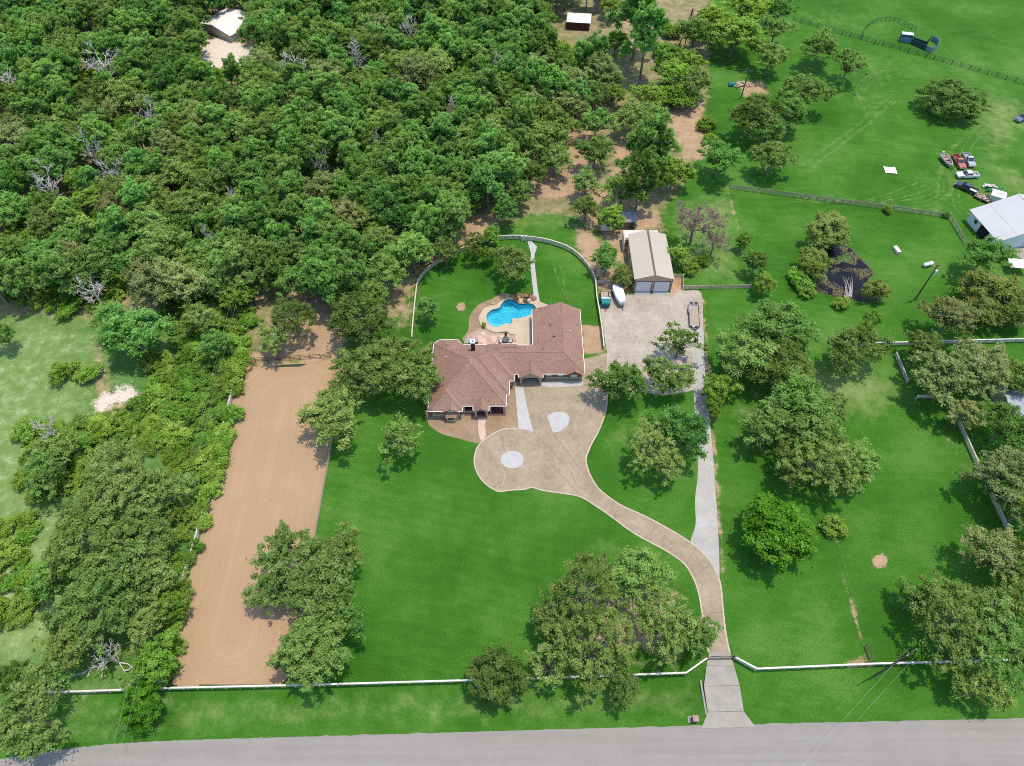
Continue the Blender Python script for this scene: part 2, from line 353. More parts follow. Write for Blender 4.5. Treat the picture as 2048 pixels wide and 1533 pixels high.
# bare sand and dirt
for px, a, s in [
    ([(1110, 220), (1180, 215), (1200, 260), (1190, 330), (1150, 345), (1110, 330), (1110, 270)], 1, 3),
    ([(1330, 222), (1402, 205), (1410, 260), (1422, 305), (1385, 330), (1350, 280)], 1, 3),
    ([(1225, 280), (1265, 280), (1265, 350), (1225, 350)], .95, 3),
    ([(1020, 330), (1160, 330), (1260, 400), (1290, 450), (1260, 470), (1180, 470), (1150, 400), (1070, 395), (1020, 400)], .95, 4),
    ([(940, 430), (1000, 425), (990, 460), (900, 500), (860, 530), (830, 560), (835, 530), (880, 490)], 1, 2.5),
    ([(790, 590), (835, 560), (822, 660), (790, 660)], .8, 3),
    ([(560, 540), (640, 590), (690, 650), (690, 715), (660, 730), (490, 735), (490, 712), (560, 680), (580, 600)], 1, 3),
    ([(1150, 450), (1195, 470), (1250, 550), (1260, 590), (1200, 592), (1192, 560), (1165, 515), (1150, 490)], 1, 2.5),
    ([(1255, 420), (1320, 420), (1330, 460), (1255, 465)], .95, 2.5), ([(1343, 556), (1364, 556), (1368, 604), (1343, 604)], 1.3, 1.2), ([(1200, 420), (1262, 470), (1266, 590), (1200, 592)], .8, 3),
    ([(1480, 165), (1530, 160), (1540, 190), (1490, 195)], .9, 3),
    ([(1560, 680), (1580, 760), (1500, 760), (1500, 690)], .45, 6),
    ([(1190, 1120), (1330, 1130), (1410, 1230), (1405, 1320), (1340, 1345), (1180, 1345), (1110, 1280), (1110, 1190)], .62, 6),
    ([(530, 1270), (640, 1270), (620, 1365), (560, 1367)], .6, 4),
    ([(670, 740), (700, 740), (690, 860), (660, 920), (650, 940), (662, 850)], .7, 2.5),
    ([(1745, 1113), (1768, 1110), (1778, 1125), (1765, 1135), (1748, 1130)], 1.3, 1),
    ([(1768, 1143), (1778, 1146), (1776, 1156), (1769, 1152)], .9, 1),
    ([(914, 606), (930, 606), (932, 620), (920, 624), (912, 616)], .9, .8),
    ([(1163, 652), (1200, 655), (1207, 706), (1168, 706)], 1.2, 1.5), ([(1480, 690), (1600, 700), (1640, 880), (1560, 960), (1480, 900), (1450, 800)], .46, 8), ([(1870, 870), (2048, 900), (2048, 960), (1930, 930)], .5, 5), ([(1800, 1150), (1900, 1170), (1920, 1260), (1830, 1270)], .5, 5), ([(1640, 660), (1700, 690), (1700, 760), (1640, 740)], .4, 6),
    ([(1688, 1320), (1740, 1315), (1750, 1335), (1690, 1338)], .9, 1.2),
    ([(370, 1010), (400, 1000), (345, 1170), (310, 1290), (295, 1290), (330, 1150)], .62, 3),
    ([(300, 1320), (352, 1320), (348, 1376), (310, 1376)], .6, 3),
    ([(455, 735), (490, 715), (485, 750), (470, 790), (440, 890), (430, 890)], .75, 2),
    ([(180, 650), (215, 690), (240, 770), (300, 785), (320, 835), (180, 845), (165, 770)], .62, 3), ([(330, 700), (365, 700), (360, 800), (330, 800)], .6, 3), ([(70, 850), (130, 1000), (60, 1010)], .4, 4),
    ([(150, 100), (165, 70), (210, 40), (215, 10), (180, 20), (140, 80), (100, 120), (120, 125)], .9, 3),
    ([(1210, 10), (1290, 0), (1290, 55), (1220, 60)], .6, 4),
    ([(880, 200), (940, 200), (940, 260), (890, 260)], .5, 4)]: paint('sand', px, a, s)
for px, a in [([(395, 80), (450, 75), (500, 95), (500, 130), (450, 140), (405, 135), (390, 110)], 1), ([(200, 790), (230, 770), (270, 770), (295, 790), (250, 810), (190, 830), (180, 815)], .9),
              ([(130, 655), (150, 655), (160, 680), (140, 690)], .6), ([(185, 690), (200, 700), (215, 760), (195, 760)], .55), ([(1350, 572), (1400, 575), (1400, 600), (1352, 600)], .6)]: paint('caliche', px, a, 2.5)
# drier, paler grass
for px, a, s in [([(1960, 190), (2048, 200), (2048, 260), (1990, 330), (1960, 260)], .75, 9), ([(1985, 330), (2048, 350), (2048, 400), (2000, 360)], .9, 6),
    ([(1650, 100), (1850, 110), (1830, 200), (1740, 240), (1660, 200)], .30, 12), ([(1330, 420), (1470, 370), (1490, 560), (1360, 560)], .6, 6), ([(1010, 400), (1150, 395), (1165, 470), (1010, 470)], .45, 5),
    ([(0, 1400), (240, 1385), (900, 1370), (1400, 1360), (1400, 1440), (500, 1465), (0, 1510)], .42, 3), ([(1500, 1350), (2048, 1335), (2048, 1430), (1530, 1445)], .15, 4),
    ([(1560, 730), (1720, 720), (1800, 770), (1760, 830), (1640, 840)], .75, 7), ([(1450, 800), (1560, 790), (1560, 930), (1460, 900)], .5, 7), ([(1600, 1190), (1700, 1180), (1720, 1300), (1600, 1300)], .35, 9),
    ([(1215, 860), (1320, 830), (1300, 890), (1220, 920)], .5, 5), ([(1210, 1080), (1320, 1090), (1300, 1140), (1150, 1130), (1100, 1180)], .5, 7), ([(1580, 20), (1700, 10), (1720, 60), (1620, 60)], .35, 8),
    ([(0, 1060), (90, 1060), (110, 1300), (0, 1300)], .55, 6)]: paint('dry', px, a, s)
for px, a in [([(650, 940), (900, 880), (960, 980), (1150, 1010), (1380, 1140), (1390, 1340), (640, 1360), (700, 1150), (640, 1050)], .55), ([(1440, 960), (1640, 1010), (1720, 1320), (1500, 1330)], .3),
    ([(840, 560), (1000, 490), (1050, 490), (1050, 590), (930, 620), (930, 690), (830, 690)], .8), ([(1075, 495), (1160, 540), (1190, 640), (1090, 600)], .75), ([(1480, 390), (1900, 440), (1900, 640), (1500, 660)], .45), ([(1410, 590), (1500, 590), (1480, 720), (1410, 760)], .6), ([(1770, 830), (1990, 960), (1800, 1100), (1700, 1000)], .5)]: paint('lush', px, a, 5)
# worn wheel marks in the pasture
for px, w in [([(1605, 330), (1660, 290), (1715, 250), (1780, 190)], .35), ([(1625, 335), (1680, 292), (1735, 250), (1790, 195)], .35), ([(1900, 440), (1870, 420), (1880, 350), (1900, 300), (1960, 250)], .5), ([(1800, 420), (1880, 415), (1905, 380), (1895, 340)], .5), ([(1730, 220), (1712, 190), (1730, 160), (1770, 140)], .45), ([(1000, 640), (930, 600)], .01)]: paint('dry', px, .7, 1.6, True, w)
paint('sand', [(1628, 985), (1650, 1010), (1670, 1075), (1700, 1190), (1722, 1290), (1732, 1325)], .85, 1.2, True, .25)
paint('sand', [(1455, 372), (1480, 470), (1500, 570)], .7, 1.4, True, .4)
paint('sand', [(1406, 600), (1412, 700), (1424, 840), (1436, 1000), (1444, 1140)], .75, 1.2, True, .6)
nv, nu = GXm.shape
Zm = np.zeros(GXm.shape)
# shallow roadside ditch and a little unevenness
rd = sd_line(GXm, GYm, road_up)
onroad = (GYm < np.interp(GXm, [p.x for p in road_up], [p.y for p in road_up]))
Zm -= np.where(onroad, 0, .38*np.exp(-((rd-6.0)/2.2)**2))
apr_px = [(1417.9, 1303), (1460.6, 1304.5), (1466.2, 1317.5), (1476.3, 1359), (1483, 1388), (1488.2, 1424), (1512.3, 1455), (1401, 1458.5), (1410, 1442), (1415.7, 1426.4), (1410, 1406), (1406.7, 1374.8), (1411.2, 1329.8), (1413.4, 1318.6)]
Zm = np.where(sd_poly(GXm, GYm, GL(apr_px)) < 1.2, np.minimum(Zm, -.02), Zm)
gv = np.stack([GXm.ravel(), GYm.ravel(), Zm.ravel()], 1)
idx = np.arange(nv*nu).reshape(nv, nu)
quads = np.stack([idx[:-1, :-1].ravel(), idx[:-1, 1:].ravel(), idx[1:, 1:].ravel(), idx[1:, :-1].ravel()], 1)
cx = gv[quads, 0].mean(1); cy = gv[quads, 1].mean(1)
near = (abs(cx) < 30) & (cy > 80) & (cy < 130)
sdp = np.full(len(cx), 99.); sdp[near] = sd_poly(cx[near], cy[near], pool)
quads = quads[sdp > .8]
gm = bpy.data.meshes.new('ground')
gm.vertices.add(len(gv)); gm.vertices.foreach_set('co', gv.ravel())
gm.loops.add(quads.size); gm.loops.foreach_set('vertex_index', quads.ravel().astype(np.int32))
gm.polygons.add(len(quads)); gm.polygons.foreach_set('loop_start', (np.arange(len(quads))*4).astype(np.int32)); gm.polygons.foreach_set('loop_total', np.full(len(quads), 4, np.int32))
gm.update(); gm.validate()
for k, a in zone.items():
    at = gm.attributes.new(k, 'FLOAT', 'POINT'); at.data.foreach_set('value', a.ravel().astype(np.float32))
def ground_mat():
    m, nt, b = newmat('grass_and_soil'); pos = geo_pos(nt)
    A = {k: node(nt, 'ShaderNodeAttribute', attribute_name=k).outputs['Fac'] for k in zone}
    big = noise(nt, .045, 4, .6, pos); mid = noise(nt, .35, 5, .65, pos); fine = noise(nt, 3.2, 4, .75, pos); vfine = noise(nt, 9., 2, .8, pos)
    streak = noise(nt, .5, 4, .6, mapping(nt, pos, (.25, 1.1, 1), (0, 0, .5)), .4)
    sp_ = nt.nodes.new('ShaderNodeSeparateXYZ'); nt.links.new(pos, sp_.inputs[0])
    ph_ = math_(nt, 'ADD', math_(nt, 'ADD', math_(nt, 'MULTIPLY', sp_.outputs[0], .9), math_(nt, 'MULTIPLY', sp_.outputs[1], 3.1)), math_(nt, 'MULTIPLY', big, 5.))
    mow = math_(nt, 'MULTIPLY', math_(nt, 'MULTIPLY', math_(nt, 'SINE', ph_), .011), ramp(nt, [(.42, (0, 0, 0)), (.58, (1, 1, 1))], noise(nt, .03, 2, .5, mapping(nt, pos, (1, 1, 1), (0, 0, 1.)))))
    def edge(attr, n1, amt=.9, lo=.38, hi=.62):
        v = math_(nt, 'ADD', attr, math_(nt, 'MULTIPLY', math_(nt, 'SUBTRACT', n1, .5), amt))
        r = nt.nodes.new('ShaderNodeMapRange'); r.inputs[1].default_value = lo; r.inputs[2].default_value = hi; r.interpolation_type = 'SMOOTHSTEP'
        nt.links.new(v, r.inputs[0]); return math_(nt, 'MULTIPLY', r.outputs[0], math_(nt, 'GREATER_THAN', attr, .015))
    g = math_(nt, 'ADD', math_(nt, 'ADD', math_(nt, 'MULTIPLY', big, .52), math_(nt, 'MULTIPLY', math_(nt, 'ADD', streak, mid), .13)), math_(nt, 'ADD', math_(nt, 'MULTIPLY', fine, .22), mow))
    lawn = ramp(nt, [(.40, (.027, .102, .007)), (.50, (.044, .148, .013)), (.60, (.090, .200, .034))], g)
    lawn = mixc(nt, math_(nt, 'MULTIPLY', A['lush'], .75), lawn, ramp(nt, [(.41, (.023, .092, .006)), (.5, (.038, .135, .011)), (.59, (.070, .178, .024))], g))
    lawn = mixc(nt, math_(nt, 'MULTIPLY', ramp(nt, [(.52, (0, 0, 0)), (.8, (1, 1, 1))], vfine), .42), lawn, (.15, .27, .075))
    lawn = mixc(nt, math_(nt, 'MULTIPLY', ramp(nt, [(.30, (1, 1, 1)), (.5, (0, 0, 0))], fine), .5), lawn, (.016, .082, .004))
    dry = ramp(nt, [(.3, (.12, .20, .05)), (.6, (.22, .28, .10)), (.8, (.36, .34, .18))], math_(nt, 'ADD', math_(nt, 'MULTIPLY', fine, .5), math_(nt, 'MULTIPLY', mid, .5)))
    col = mixc(nt, math_(nt, 'MULTIPLY', edge(A['dry'], mid, 1.0, .2, .9), .85), lawn, dry)
    rough = ramp(nt, [(.30, (.035, .095, .018)), (.5, (.085, .19, .04)), (.72, (.19, .28, .10))], math_(nt, 'ADD', math_(nt, 'MULTIPLY', mid, .55), math_(nt, 'MULTIPLY', fine, .45)))
    col = mixc(nt, edge(A['rough'], mid, .6), col, mixc(nt, math_(nt, 'MULTIPLY', A['dry'], 2.6, True), rough, ramp(nt, [(.3, (.11, .19, .045)), (.6, (.22, .31, .10)), (.75, (.36, .38, .20))], math_(nt, 'ADD', math_(nt, 'MULTIPLY', mid, .6), math_(nt, 'MULTIPLY', fine, .4)))))
    fl = math_(nt, 'MULTIPLY', math_(nt, 'MULTIPLY', A['rough'], math_(nt, 'MULTIPLY', A['dry'], 3.4)), ramp(nt, [(.55, (0, 0, 0)), (.64, (1, 1, 1))], math_(nt, 'ADD', math_(nt, 'MULTIPLY', vfine, .55), math_(nt, 'MULTIPLY', mid, .45))), True)
    col = mixc(nt, fl, col, (.62, .62, .52))
    lit = ramp(nt, [(.30, (.09, .13, .035)), (.48, (.20, .19, .09)), (.66, (.42, .31, .20))], math_(nt, 'ADD', math_(nt, 'MULTIPLY', mid, .6), math_(nt, 'MULTIPLY', fine, .4)))
    col = mixc(nt, edge(A['litter'], mid, .7), col, lit)
    sandc = ramp(nt, [(.25, (0.238, 0.152, 0.086)), (.5, (0.369, 0.254, 0.160)), (.75, (0.492, 0.369, 0.254))], math_(nt, 'ADD', math_(nt, 'MULTIPLY', mid, .5), math_(nt, 'MULTIPLY', fine, .5)))
    col = mixc(nt, edge(A['sand'], math_(nt, 'ADD', math_(nt, 'MULTIPLY', mid, .6), math_(nt, 'MULTIPLY', fine, .4)), 1.7, .36, .70), col, sandc)
    col = mixc(nt, edge(A['caliche'], math_(nt, 'ADD', math_(nt, 'MULTIPLY', mid, .6), math_(nt, 'MULTIPLY', fine, .4)), 2.2, .42, .70), col, ramp(nt, [(.3, (.42, .35, .27)), (.6, (.66, .59, .50))], fine))
    nt.links.new(col, b.inputs['Base Color']); b.inputs['Roughness'].default_value = .95; b.inputs['Specular IOR Level'].default_value = .1
    bump(nt, math_(nt, 'ADD', math_(nt, 'MULTIPLY', fine, .7), math_(nt, 'MULTIPLY', mid, .6)), b, .55, .35)
    return m
gm.materials.append(ground_mat())
ground = bpy.data.objects.new('ground', gm); C.objects.link(ground); tag(ground, kind='structure')

# ------------------------------------------------------------------ road, drive, arena, paving
def aggregate(name, c0, c1, c2, streak_scale=None, rot=0.):
    m, nt, b = newmat(name); pos = geo_pos(nt)
    a = noise(nt, .22, 5, .65, pos); d = noise(nt, 1.3, 5, .7, pos, .6); f = noise(nt, 9, 2, .8, pos)
    v = math_(nt, 'ADD', math_(nt, 'ADD', math_(nt, 'MULTIPLY', a, .45), math_(nt, 'MULTIPLY', d, .35)), math_(nt, 'MULTIPLY', f, .2))
    if streak_scale: v = math_(nt, 'ADD', math_(nt, 'MULTIPLY', v, .55), math_(nt, 'MULTIPLY', noise(nt, 1., 4, .6, mapping(nt, pos, streak_scale, (0, 0, rot))), .45))
    nt.links.new(ramp(nt, [(.33, c0), (.5, c1), (.66, c2)], v), b.inputs['Base Color'])
    b.inputs['Roughness'].default_value = .92; b.inputs['Specular IOR Level'].default_value = .2
    bump(nt, f, b, .25, .03); return m
road_m = aggregate('road_asphalt', (.215, .20, .183), (.25, .235, .215), (.285, .27, .248), (.02, .9, 1), -.02)
drive_m = aggregate('exposed_aggregate', (0.185, 0.147, 0.097), (0.302, 0.244, 0.168), (0.403, 0.336, 0.248))
gravel_m = aggregate('gravel', (0.240, 0.200, 0.152), (0.368, 0.320, 0.260), (0.480, 0.440, 0.384))
lane_m = aggregate('white_gravel', (0.286, 0.273, 0.252), (0.370, 0.361, 0.340), (0.454, 0.445, 0.424))
mulch_m = aggregate('tan_mulch', (.18, .125, .075), (.27, .195, .122), (.35, .262, .175))
deck_m = aggregate('pool_deck', (.36, .295, .205), (.45, .38, .275), (.52, .445, .335))
border_m = M('pale_edging', (.52, .42, .34), (.40, .32, .25), 1.0, .85)
joint_m = M('dark_joint', (.20, .16, .115), None, 2, .95)
road_lo = [Vector((p.x-.35, p.y-6.7, 0)) for p in road_up]
rc = smooth([Vector(((a.x+b.x)/2, (a.y+b.y)/2, 0)) for a, b in zip(road_up, road_lo)], 12)
ribbon('road', rc, 6.7, .03, road_m, wfun=lambda i: .28*mnoise.noise(Vector((i*.22, 0, 0)))+.14*mnoise.noise(Vector((i*1.7, 5, 0))))
sheet('driveway_far_side', GL([(1590, 1531), (1760, 1527), (1800, 1560), (1570, 1560)]), .02, concrete_old)
tm, nt, b = newmat('pressed_grass'); tr0 = nt.nodes.new('ShaderNodeBsdfTransparent'); mx = nt.nodes.new('ShaderNodeMixShader')
b.inputs['Base Color'].default_value = (.155, .27, .075, 1); b.inputs['Roughness'].default_value = .95; b.inputs['Specular IOR Level'].default_value = .1
nt.links.new(math_(nt, 'MULTIPLY', ramp(nt, [(.40, (0, 0, 0)), (.62, (1, 1, 1))], noise(nt, .5, 5, .7, geo_pos(nt))), .75), mx.inputs[0]); nt.links.new(tr0.outputs[0], mx.inputs[1]); nt.links.new(b.outputs[0], mx.inputs[2]); nt.links.new(mx.outputs[0], nt.nodes['Material Output'].inputs[0])
trk = [[(1650-k*14, 388+k*3), (1760-k*8, 408-k*1), (1850-k*6, 412-k*8), (1893-k*9, 390-k*6), (1900-k*14, 362), (1880-k*14, 335+k*4)] for k in range(6)]
trk += [[(1596, 332), (1660, 292), (1720, 246), (1790, 188)], [(1615, 338), (1675, 296), (1735, 250), (1800, 196)], [(1735, 228), (1712, 205), (1714, 175), (1740, 150), (1790, 138)], [(1750, 222), (1728, 200), (1732, 176), (1756, 158), (1800, 146)], [(1940, 440), (1905, 400), (1925, 300), (1975, 240), (2048, 215)], [(1955, 440), (1918, 400), (1938, 305), (1988, 248), (2048, 228)], [(1150, 620), (1120, 570), (1105, 520)], [(1160, 640), (1135, 590), (1120, 530)]]
trk += [[(1440+k*9, 200+k*0), (1600+k*9, 262+k*6), (1760+k*8, 300+k*9)] for k in range(0)]
for tk in trk: ribbon('wheel_track', GL(tk, 0, 8), .42, .012, tm)
# gravel yard and lane
sheet('gravel_yard', smooth(GL([(1203, 592), (1260, 590), (1345, 587), (1372, 582), (1402, 586), (1406, 640), (1408, 700), (1400, 770), (1340, 790), (1290, 785), (1225, 770), (1214, 705), (1207, 660)]), 4, True), .02, gravel_m)
lane = sheet('gravel_lane', smooth(GL([(1384, 660), (1386, 760), (1392, 860), (1396, 940), (1390, 1000), (1391, 1050), (1381, 1086), (1400, 1106), (1424, 1135), (1436, 1160), (1439, 1140), (1436, 1060), (1431, 980), (1425, 900), (1417, 820), (1410, 740), (1404, 660)]), 4, True), .032, lane_m)
drv = sheet('driveway', drive, .06, drive_m, thick=.1)
for nm, path in (('driveway_edging', drive_L), ('driveway_edging', drive_R)): 
    e = ribbon(nm, path, .26, .072, border_m, parent=drv)
new_pads = [('new_concrete_pad', [(1094.4, 833.2), (1100, 848), (1106.3, 866.1), (1120.9, 863.4), (1130, 857), (1137, 848), (1139.2, 836.9), (1133.7, 827.8), (1120.9, 823.7), (1106.3, 825.9)]),
            ('new_concrete_pad', [(1024.5+22.8*math.cos(t), 920+17.7*math.sin(t)) for t in np.linspace(0, 2*math.pi, 24, endpoint=False)]),
            ('white_concrete_walk', [(1029.6, 774.8), (1046, 774.8), (1052, 805), (1060, 840), (1067, 864.3), (1050, 860), (1036.9, 857.9), (1033, 815)]),
            ('white_concrete_strip', [(1082.6, 764.5), (1166.5, 762.5), (1164.8, 772.5), (1125, 775), (1095, 774.3), (1083, 771.5)])]
for nm, px in new_pads: sheet(nm, GL(px), .076, concrete_new, thick=.02, parent=drv)
for px in ([(1029, 775), (1037, 858)], [(1067, 864), (1140, 940), (1152, 968)], [(1107, 868), (1163, 943)], [(1088, 815), (1107, 868)], [(1040, 935), (1100, 924)], [(1012, 940), (1003, 982)], [(1098, 924), (1163, 995)], [(1139, 832), (1155, 818)], [(1140, 917), (1168, 890)], [(1000, 862), (1010, 905)], [(1240, 1015), (1226, 1034)], [(1310, 1047), (1300, 1083)], [(1392, 1098), (1372, 1128)], [(1447, 1225), (1404, 1228)]):
    ribbon('joint', GL(px), .07, .0745, border_m if px[0][0] in (1088, 1040, 1012, 1139, 1140) else joint_m, parent=drv)
# entrance apron of separate slabs
apr = thing('entrance_apron', 'pale concrete entrance apron flaring from the iron gate to the road', 'driveway apron', G(1440, 1385))
def lerp_px(a, b, t): return (a[0]+(b[0]-a[0])*t, a[1]+(b[1]-a[1])*t)
lefts = [(1417.9, 1304.5), (1412.4, 1332), (1407.2, 1373), (1415.0, 1424.8), (1402, 1457.5)]
rights = [(1460.6, 1305.5), (1468.6, 1333), (1479.6, 1372), (1488.0, 1423.2), (1511, 1454.5)]
for i in range(4):
    a, b_, c_, d_ = G(*lefts[i]), G(*rights[i]), G(*rights[i+1]), G(*lefts[i+1]); q = [a, b_, c_, d_]
    cen = sum(q, Vector())/4; q = [p+(cen-p).normalized()*.05 for p in q]
    mk('slab', MB().prism(q, -.25, .085+.004*(i % 2)), concrete_old, apr)
mk('culvert_wall', MB().box(G(1408.5, 1395)+Vector((-.15, 0, -.2)), (.25, 5.2, .62), .02), concrete_old, apr)
# arena with drag marks: the grooves run as rounded ovals
def arena_mat():
    m, nt, b = newmat('arena_sand'); pos = geo_pos(nt)
    d = node(nt, 'ShaderNodeAttribute', attribute_name='lap').outputs['Fac']
    a = noise(nt, .10, 4, .6, pos); f = noise(nt, 4, 3, .7, pos)
    w = math_(nt, 'ADD', d, math_(nt, 'MULTIPLY', noise(nt, .25, 2, .5, pos), .5))
    cmb = nt.nodes.new('ShaderNodeCombineXYZ'); nt.links.new(w, cmb.inputs[0])
    g1 = noise(nt, 2.4, 6, .8, cmb.outputs[0]); g2 = noise(nt, .45, 3, .6, cmb.outputs[0])
    v = math_(nt, 'ADD', math_(nt, 'ADD', math_(nt, 'MULTIPLY', g1, .46), math_(nt, 'MULTIPLY', g2, .20)), math_(nt, 'ADD', math_(nt, 'MULTIPLY', a, .22), math_(nt, 'MULTIPLY', f, .12)))
    nt.links.new(ramp(nt, [(.34, (0.292, 0.194, 0.115)), (.5, (0.356, 0.241, 0.146)), (.66, (0.427, 0.300, 0.194))], v), b.inputs['Base Color'])
    b.inputs['Roughness'].default_value = .95; b.inputs['Specular IOR Level'].default_value = .1
    bump(nt, math_(nt, 'ADD', g1, math_(nt, 'MULTIPLY', f, .3)), b, .35, .12); return m
ax_ = np.arange(-62, -33, .5); ay_ = np.arange(27, 96, .5)
AX, AY = np.meshgrid(ax_, ay_); asd = sd_poly(AX, AY, arena)
mb = MB(); vid = {}; lap = []
acx = np.interp(AY, [28, 93], [-46.2, -47.4])
lx, ly = AX-acx, AY-61.0
lapv = np.hypot(np.maximum(abs(lx)-1.2, 0)*1.0+np.minimum(abs(lx), 1.2), np.maximum(abs(ly)-24.5, 0))
sel = asd < .35
def vert(i, j):
    k = (i, j)
    if k not in vid:
        x, y, s_ = AX[i, j], AY[i, j], asd[i, j]
        vid[k] = len(mb.v); mb.v.append((x, y, .03 if s_ < 0 else .01)); lap.append(float(lapv[i, j]) + (3 if ly[i, j] > 0 else 0))
    return vid[k]
for i in range(AX.shape[0]-1):
    for j in range(AX.shape[1]-1):
        if sel[i, j] and sel[i+1, j] and sel[i, j+1] and sel[i+1, j+1]: mb.f.append((vert(i, j), vert(i, j+1), vert(i+1, j+1), vert(i+1, j)))
ar = mk('riding_arena', mb, arena_mat()); tag(ar, kind='structure')
ar.data.attributes.new('lap', 'FLOAT', 'POINT').data.foreach_set('value', np.array(lap, np.float32))

# beds, walks, pool surrounds
sheet('mulch_bed', smooth(GL([(852, 815), (870, 805), (950, 800), (1000, 790), (1008, 775), (1022, 765), (1032, 765), (1034, 815), (1038, 858), (1002, 861), (964, 885), (945, 885), (915, 877), (885, 869), (865, 857), (856, 845)]), 3, True), .03, mulch_m)
walk_m = M('pink_stone_walk', (.66, .50, .40), (.50, .36, .28), .9, .85, 0, .2, 5)
sheet('front_walk', GL([(955.6, 836), (973, 836), (970.2, 847.9), (972, 871.6), (964.8, 884.5), (959.3, 877), (956.5, 862.5)]), .06, walk_m, thick=.05)
sheet('back_walk', GL([(1054.8, 482), (1062, 482), (1074.3, 494.3), (1069, 509.7), (1069, 526), (1075.3, 579.5), (1079.7, 604.5), (1069, 604.5), (1064, 563), (1060.4, 528.2), (1062, 507.7), (1058, 494)]), .06, concrete_new, thick=.05)
sheet('pool_mulch', smooth(GL([(939, 636.4), (943, 626.6), (954.7, 612), (968.4, 604.2), (985.9, 597.3), (997.7, 589.5), (1009.4, 587), (1022, 590), (1061, 590), (1068, 602), (1040, 604), (1012, 600), (992, 613), (970, 620), (962, 640), (966, 656), (960, 662), (934, 682), (924.4, 678), (936, 662)]), 3, True), .03, mulch_m)
patio = sheet('flagstone_patio', GL([(966, 654), (946.9, 663.8), (936, 671.6), (930, 680), (927, 690), (929, 695), (1034, 697), (1031, 670), (1013, 666), (990, 667)]), .045, M('grout', (.40, .30, .22), None, 2, .95))
fl_ms = [M('flag_pink', (.60, .38, .30), (.50, .31, .24), 1.2, .85, 0, .2, 6), M('flag_buff', (.66, .50, .38), (.55, .41, .31), 1.2, .85, 0, .2, 6), M('flag_rose', (.52, .32, .26), (.44, .26, .21), 1.2, .85, 0, .2, 6)]
pat_out = GL([(966, 655), (946.9, 664.8), (936, 672.6), (931, 680), (929, 694), (1033, 696), (1030, 671), (1013, 667), (990, 668)])
jit = {}
def jp(i, j, s=1.05, x0=-12, y0=94):
    if (i, j) not in jit: jit[(i, j)] = Vector((x0+i*s+random.uniform(-.33, .33), y0+j*s+random.uniform(-.3, .3), 0))
    return jit[(i, j)]
for i in range(16):
    for j in range(9):
        q = [jp(i, j), jp(i+1, j), jp(i+1, j+1), jp(i, j+1)]; cen = sum(q, Vector())/4
        if max(sd_poly(np.array([p.x for p in q]), np.array([p.y for p in q]), pat_out)) < -.02 and cen.y > 96.6:
            mk('flagstone', MB().prism([p+(cen-p)*.06 for p in q], .03, .07), random.choice(fl_ms), patio, False)
sheet('pool_deck', deck, .11, deck_m, holes=[pool], thick=.12)
dk = bpy.data.objects['pool_deck']
for a, b_ in (((1.3, 98.9), (4.8, 98.9)), ((3.0, 96.4), (3.0, 102.5)), ((1.3, 101.4), (4.8, 101.4)), ((1.35, 96.4), (1.35, 103))): ribbon('joint', [Vector((*a, 0)), Vector((*b_, 0))], .05, .116, M('deck_joint', (.36, .29, .20), None, 2, .9), parent=dk)
ribbon('deck_edge', GL([(1029.9, 670.6), (1020, 669), (1013.3, 664.2), (997.7, 666.2), (987.9, 665.7), (974.2, 659.8), (962.5, 652.5)], 0, 4), .12, .118, M('dark_coping', (.14, .08, .05), None, 2, .9), parent=dk)
# swimming pool: basin and water
sp = thing('swimming_pool', 'free-form blue swimming pool behind the house', 'swimming pool', (1.0, 107.0, 0))
n = len(pool); mb = MB()
cen = sum(pool, Vector())/n
ring = lambda k, z: [((p.x-cen.x)*k+cen.x, (p.y-cen.y)*k+cen.y, z) for p in pool]
mb.add(ring(1, .11)+ring(1, -.35), [(i, n+i, n+(i+1) % n, (i+1) % n) for i in range(n)]); mk('tile_band', mb, M('pool_tile', (.03, .20, .30), (.02, .12, .2), 3, .3), sp)
floor_m, nt, b = newmat('pool_plaster_sparkle'); pos = geo_pos(nt)
nt.links.new(ramp(nt, [(.36, (.07, .36, .46)), (.5, (.16, .55, .64)), (.62, (.45, .80, .82))], math_(nt, 'ADD', math_(nt, 'MULTIPLY', noise(nt, 3.0, 3, .8, pos), .75), math_(nt, 'MULTIPLY', noise(nt, .3, 2, .5, pos), .25))), b.inputs['Base Color']); b.inputs['Roughness'].default_value = .6  # pale flecks in the plaster colour stand for sparkles on the water
mb = MB(); mb.add(ring(1, -.35)+ring(.97, -1.0)+[((x-cen.x)*.9+cen.x, (y-cen.y)*.9+cen.y, -1.25 if x < 0 else -1.6) for x, y, z in ring(1, 0)], [(i, n+i, n+(i+1) % n, (i+1) % n) for i in range(n)]+[(n+i, 2*n+i, 2*n+(i+1) % n, n+(i+1) % n) for i in range(n)]+[tuple(range(2*n, 3*n))])
mk('basin', mb, floor_m, sp)
wm = bpy.data.materials.new('pool_water'); wm.use_nodes = True; nt = wm.node_tree; nt.nodes.remove(nt.nodes['Principled BSDF'])
t_ = nt.nodes.new('ShaderNodeBsdfTransparent'); t_.inputs[0].default_value = (.42, .82, .93, 1)
g_ = nt.nodes.new('ShaderNodeBsdfGlossy'); g_.inputs['Roughness'].default_value = .04
fr = nt.nodes.new('ShaderNodeFresnel'); fr.inputs[0].default_value = 1.33
bp = nt.nodes.new('ShaderNodeBump'); bp.inputs['Strength'].default_value = .35; bp.inputs['Distance'].default_value = .05
nt.links.new(noise(nt, 2.5, 3, .6, geo_pos(nt)), bp.inputs['Height']); nt.links.new(bp.outputs[0], g_.inputs['Normal']); nt.links.new(bp.outputs[0], fr.inputs['Normal'])
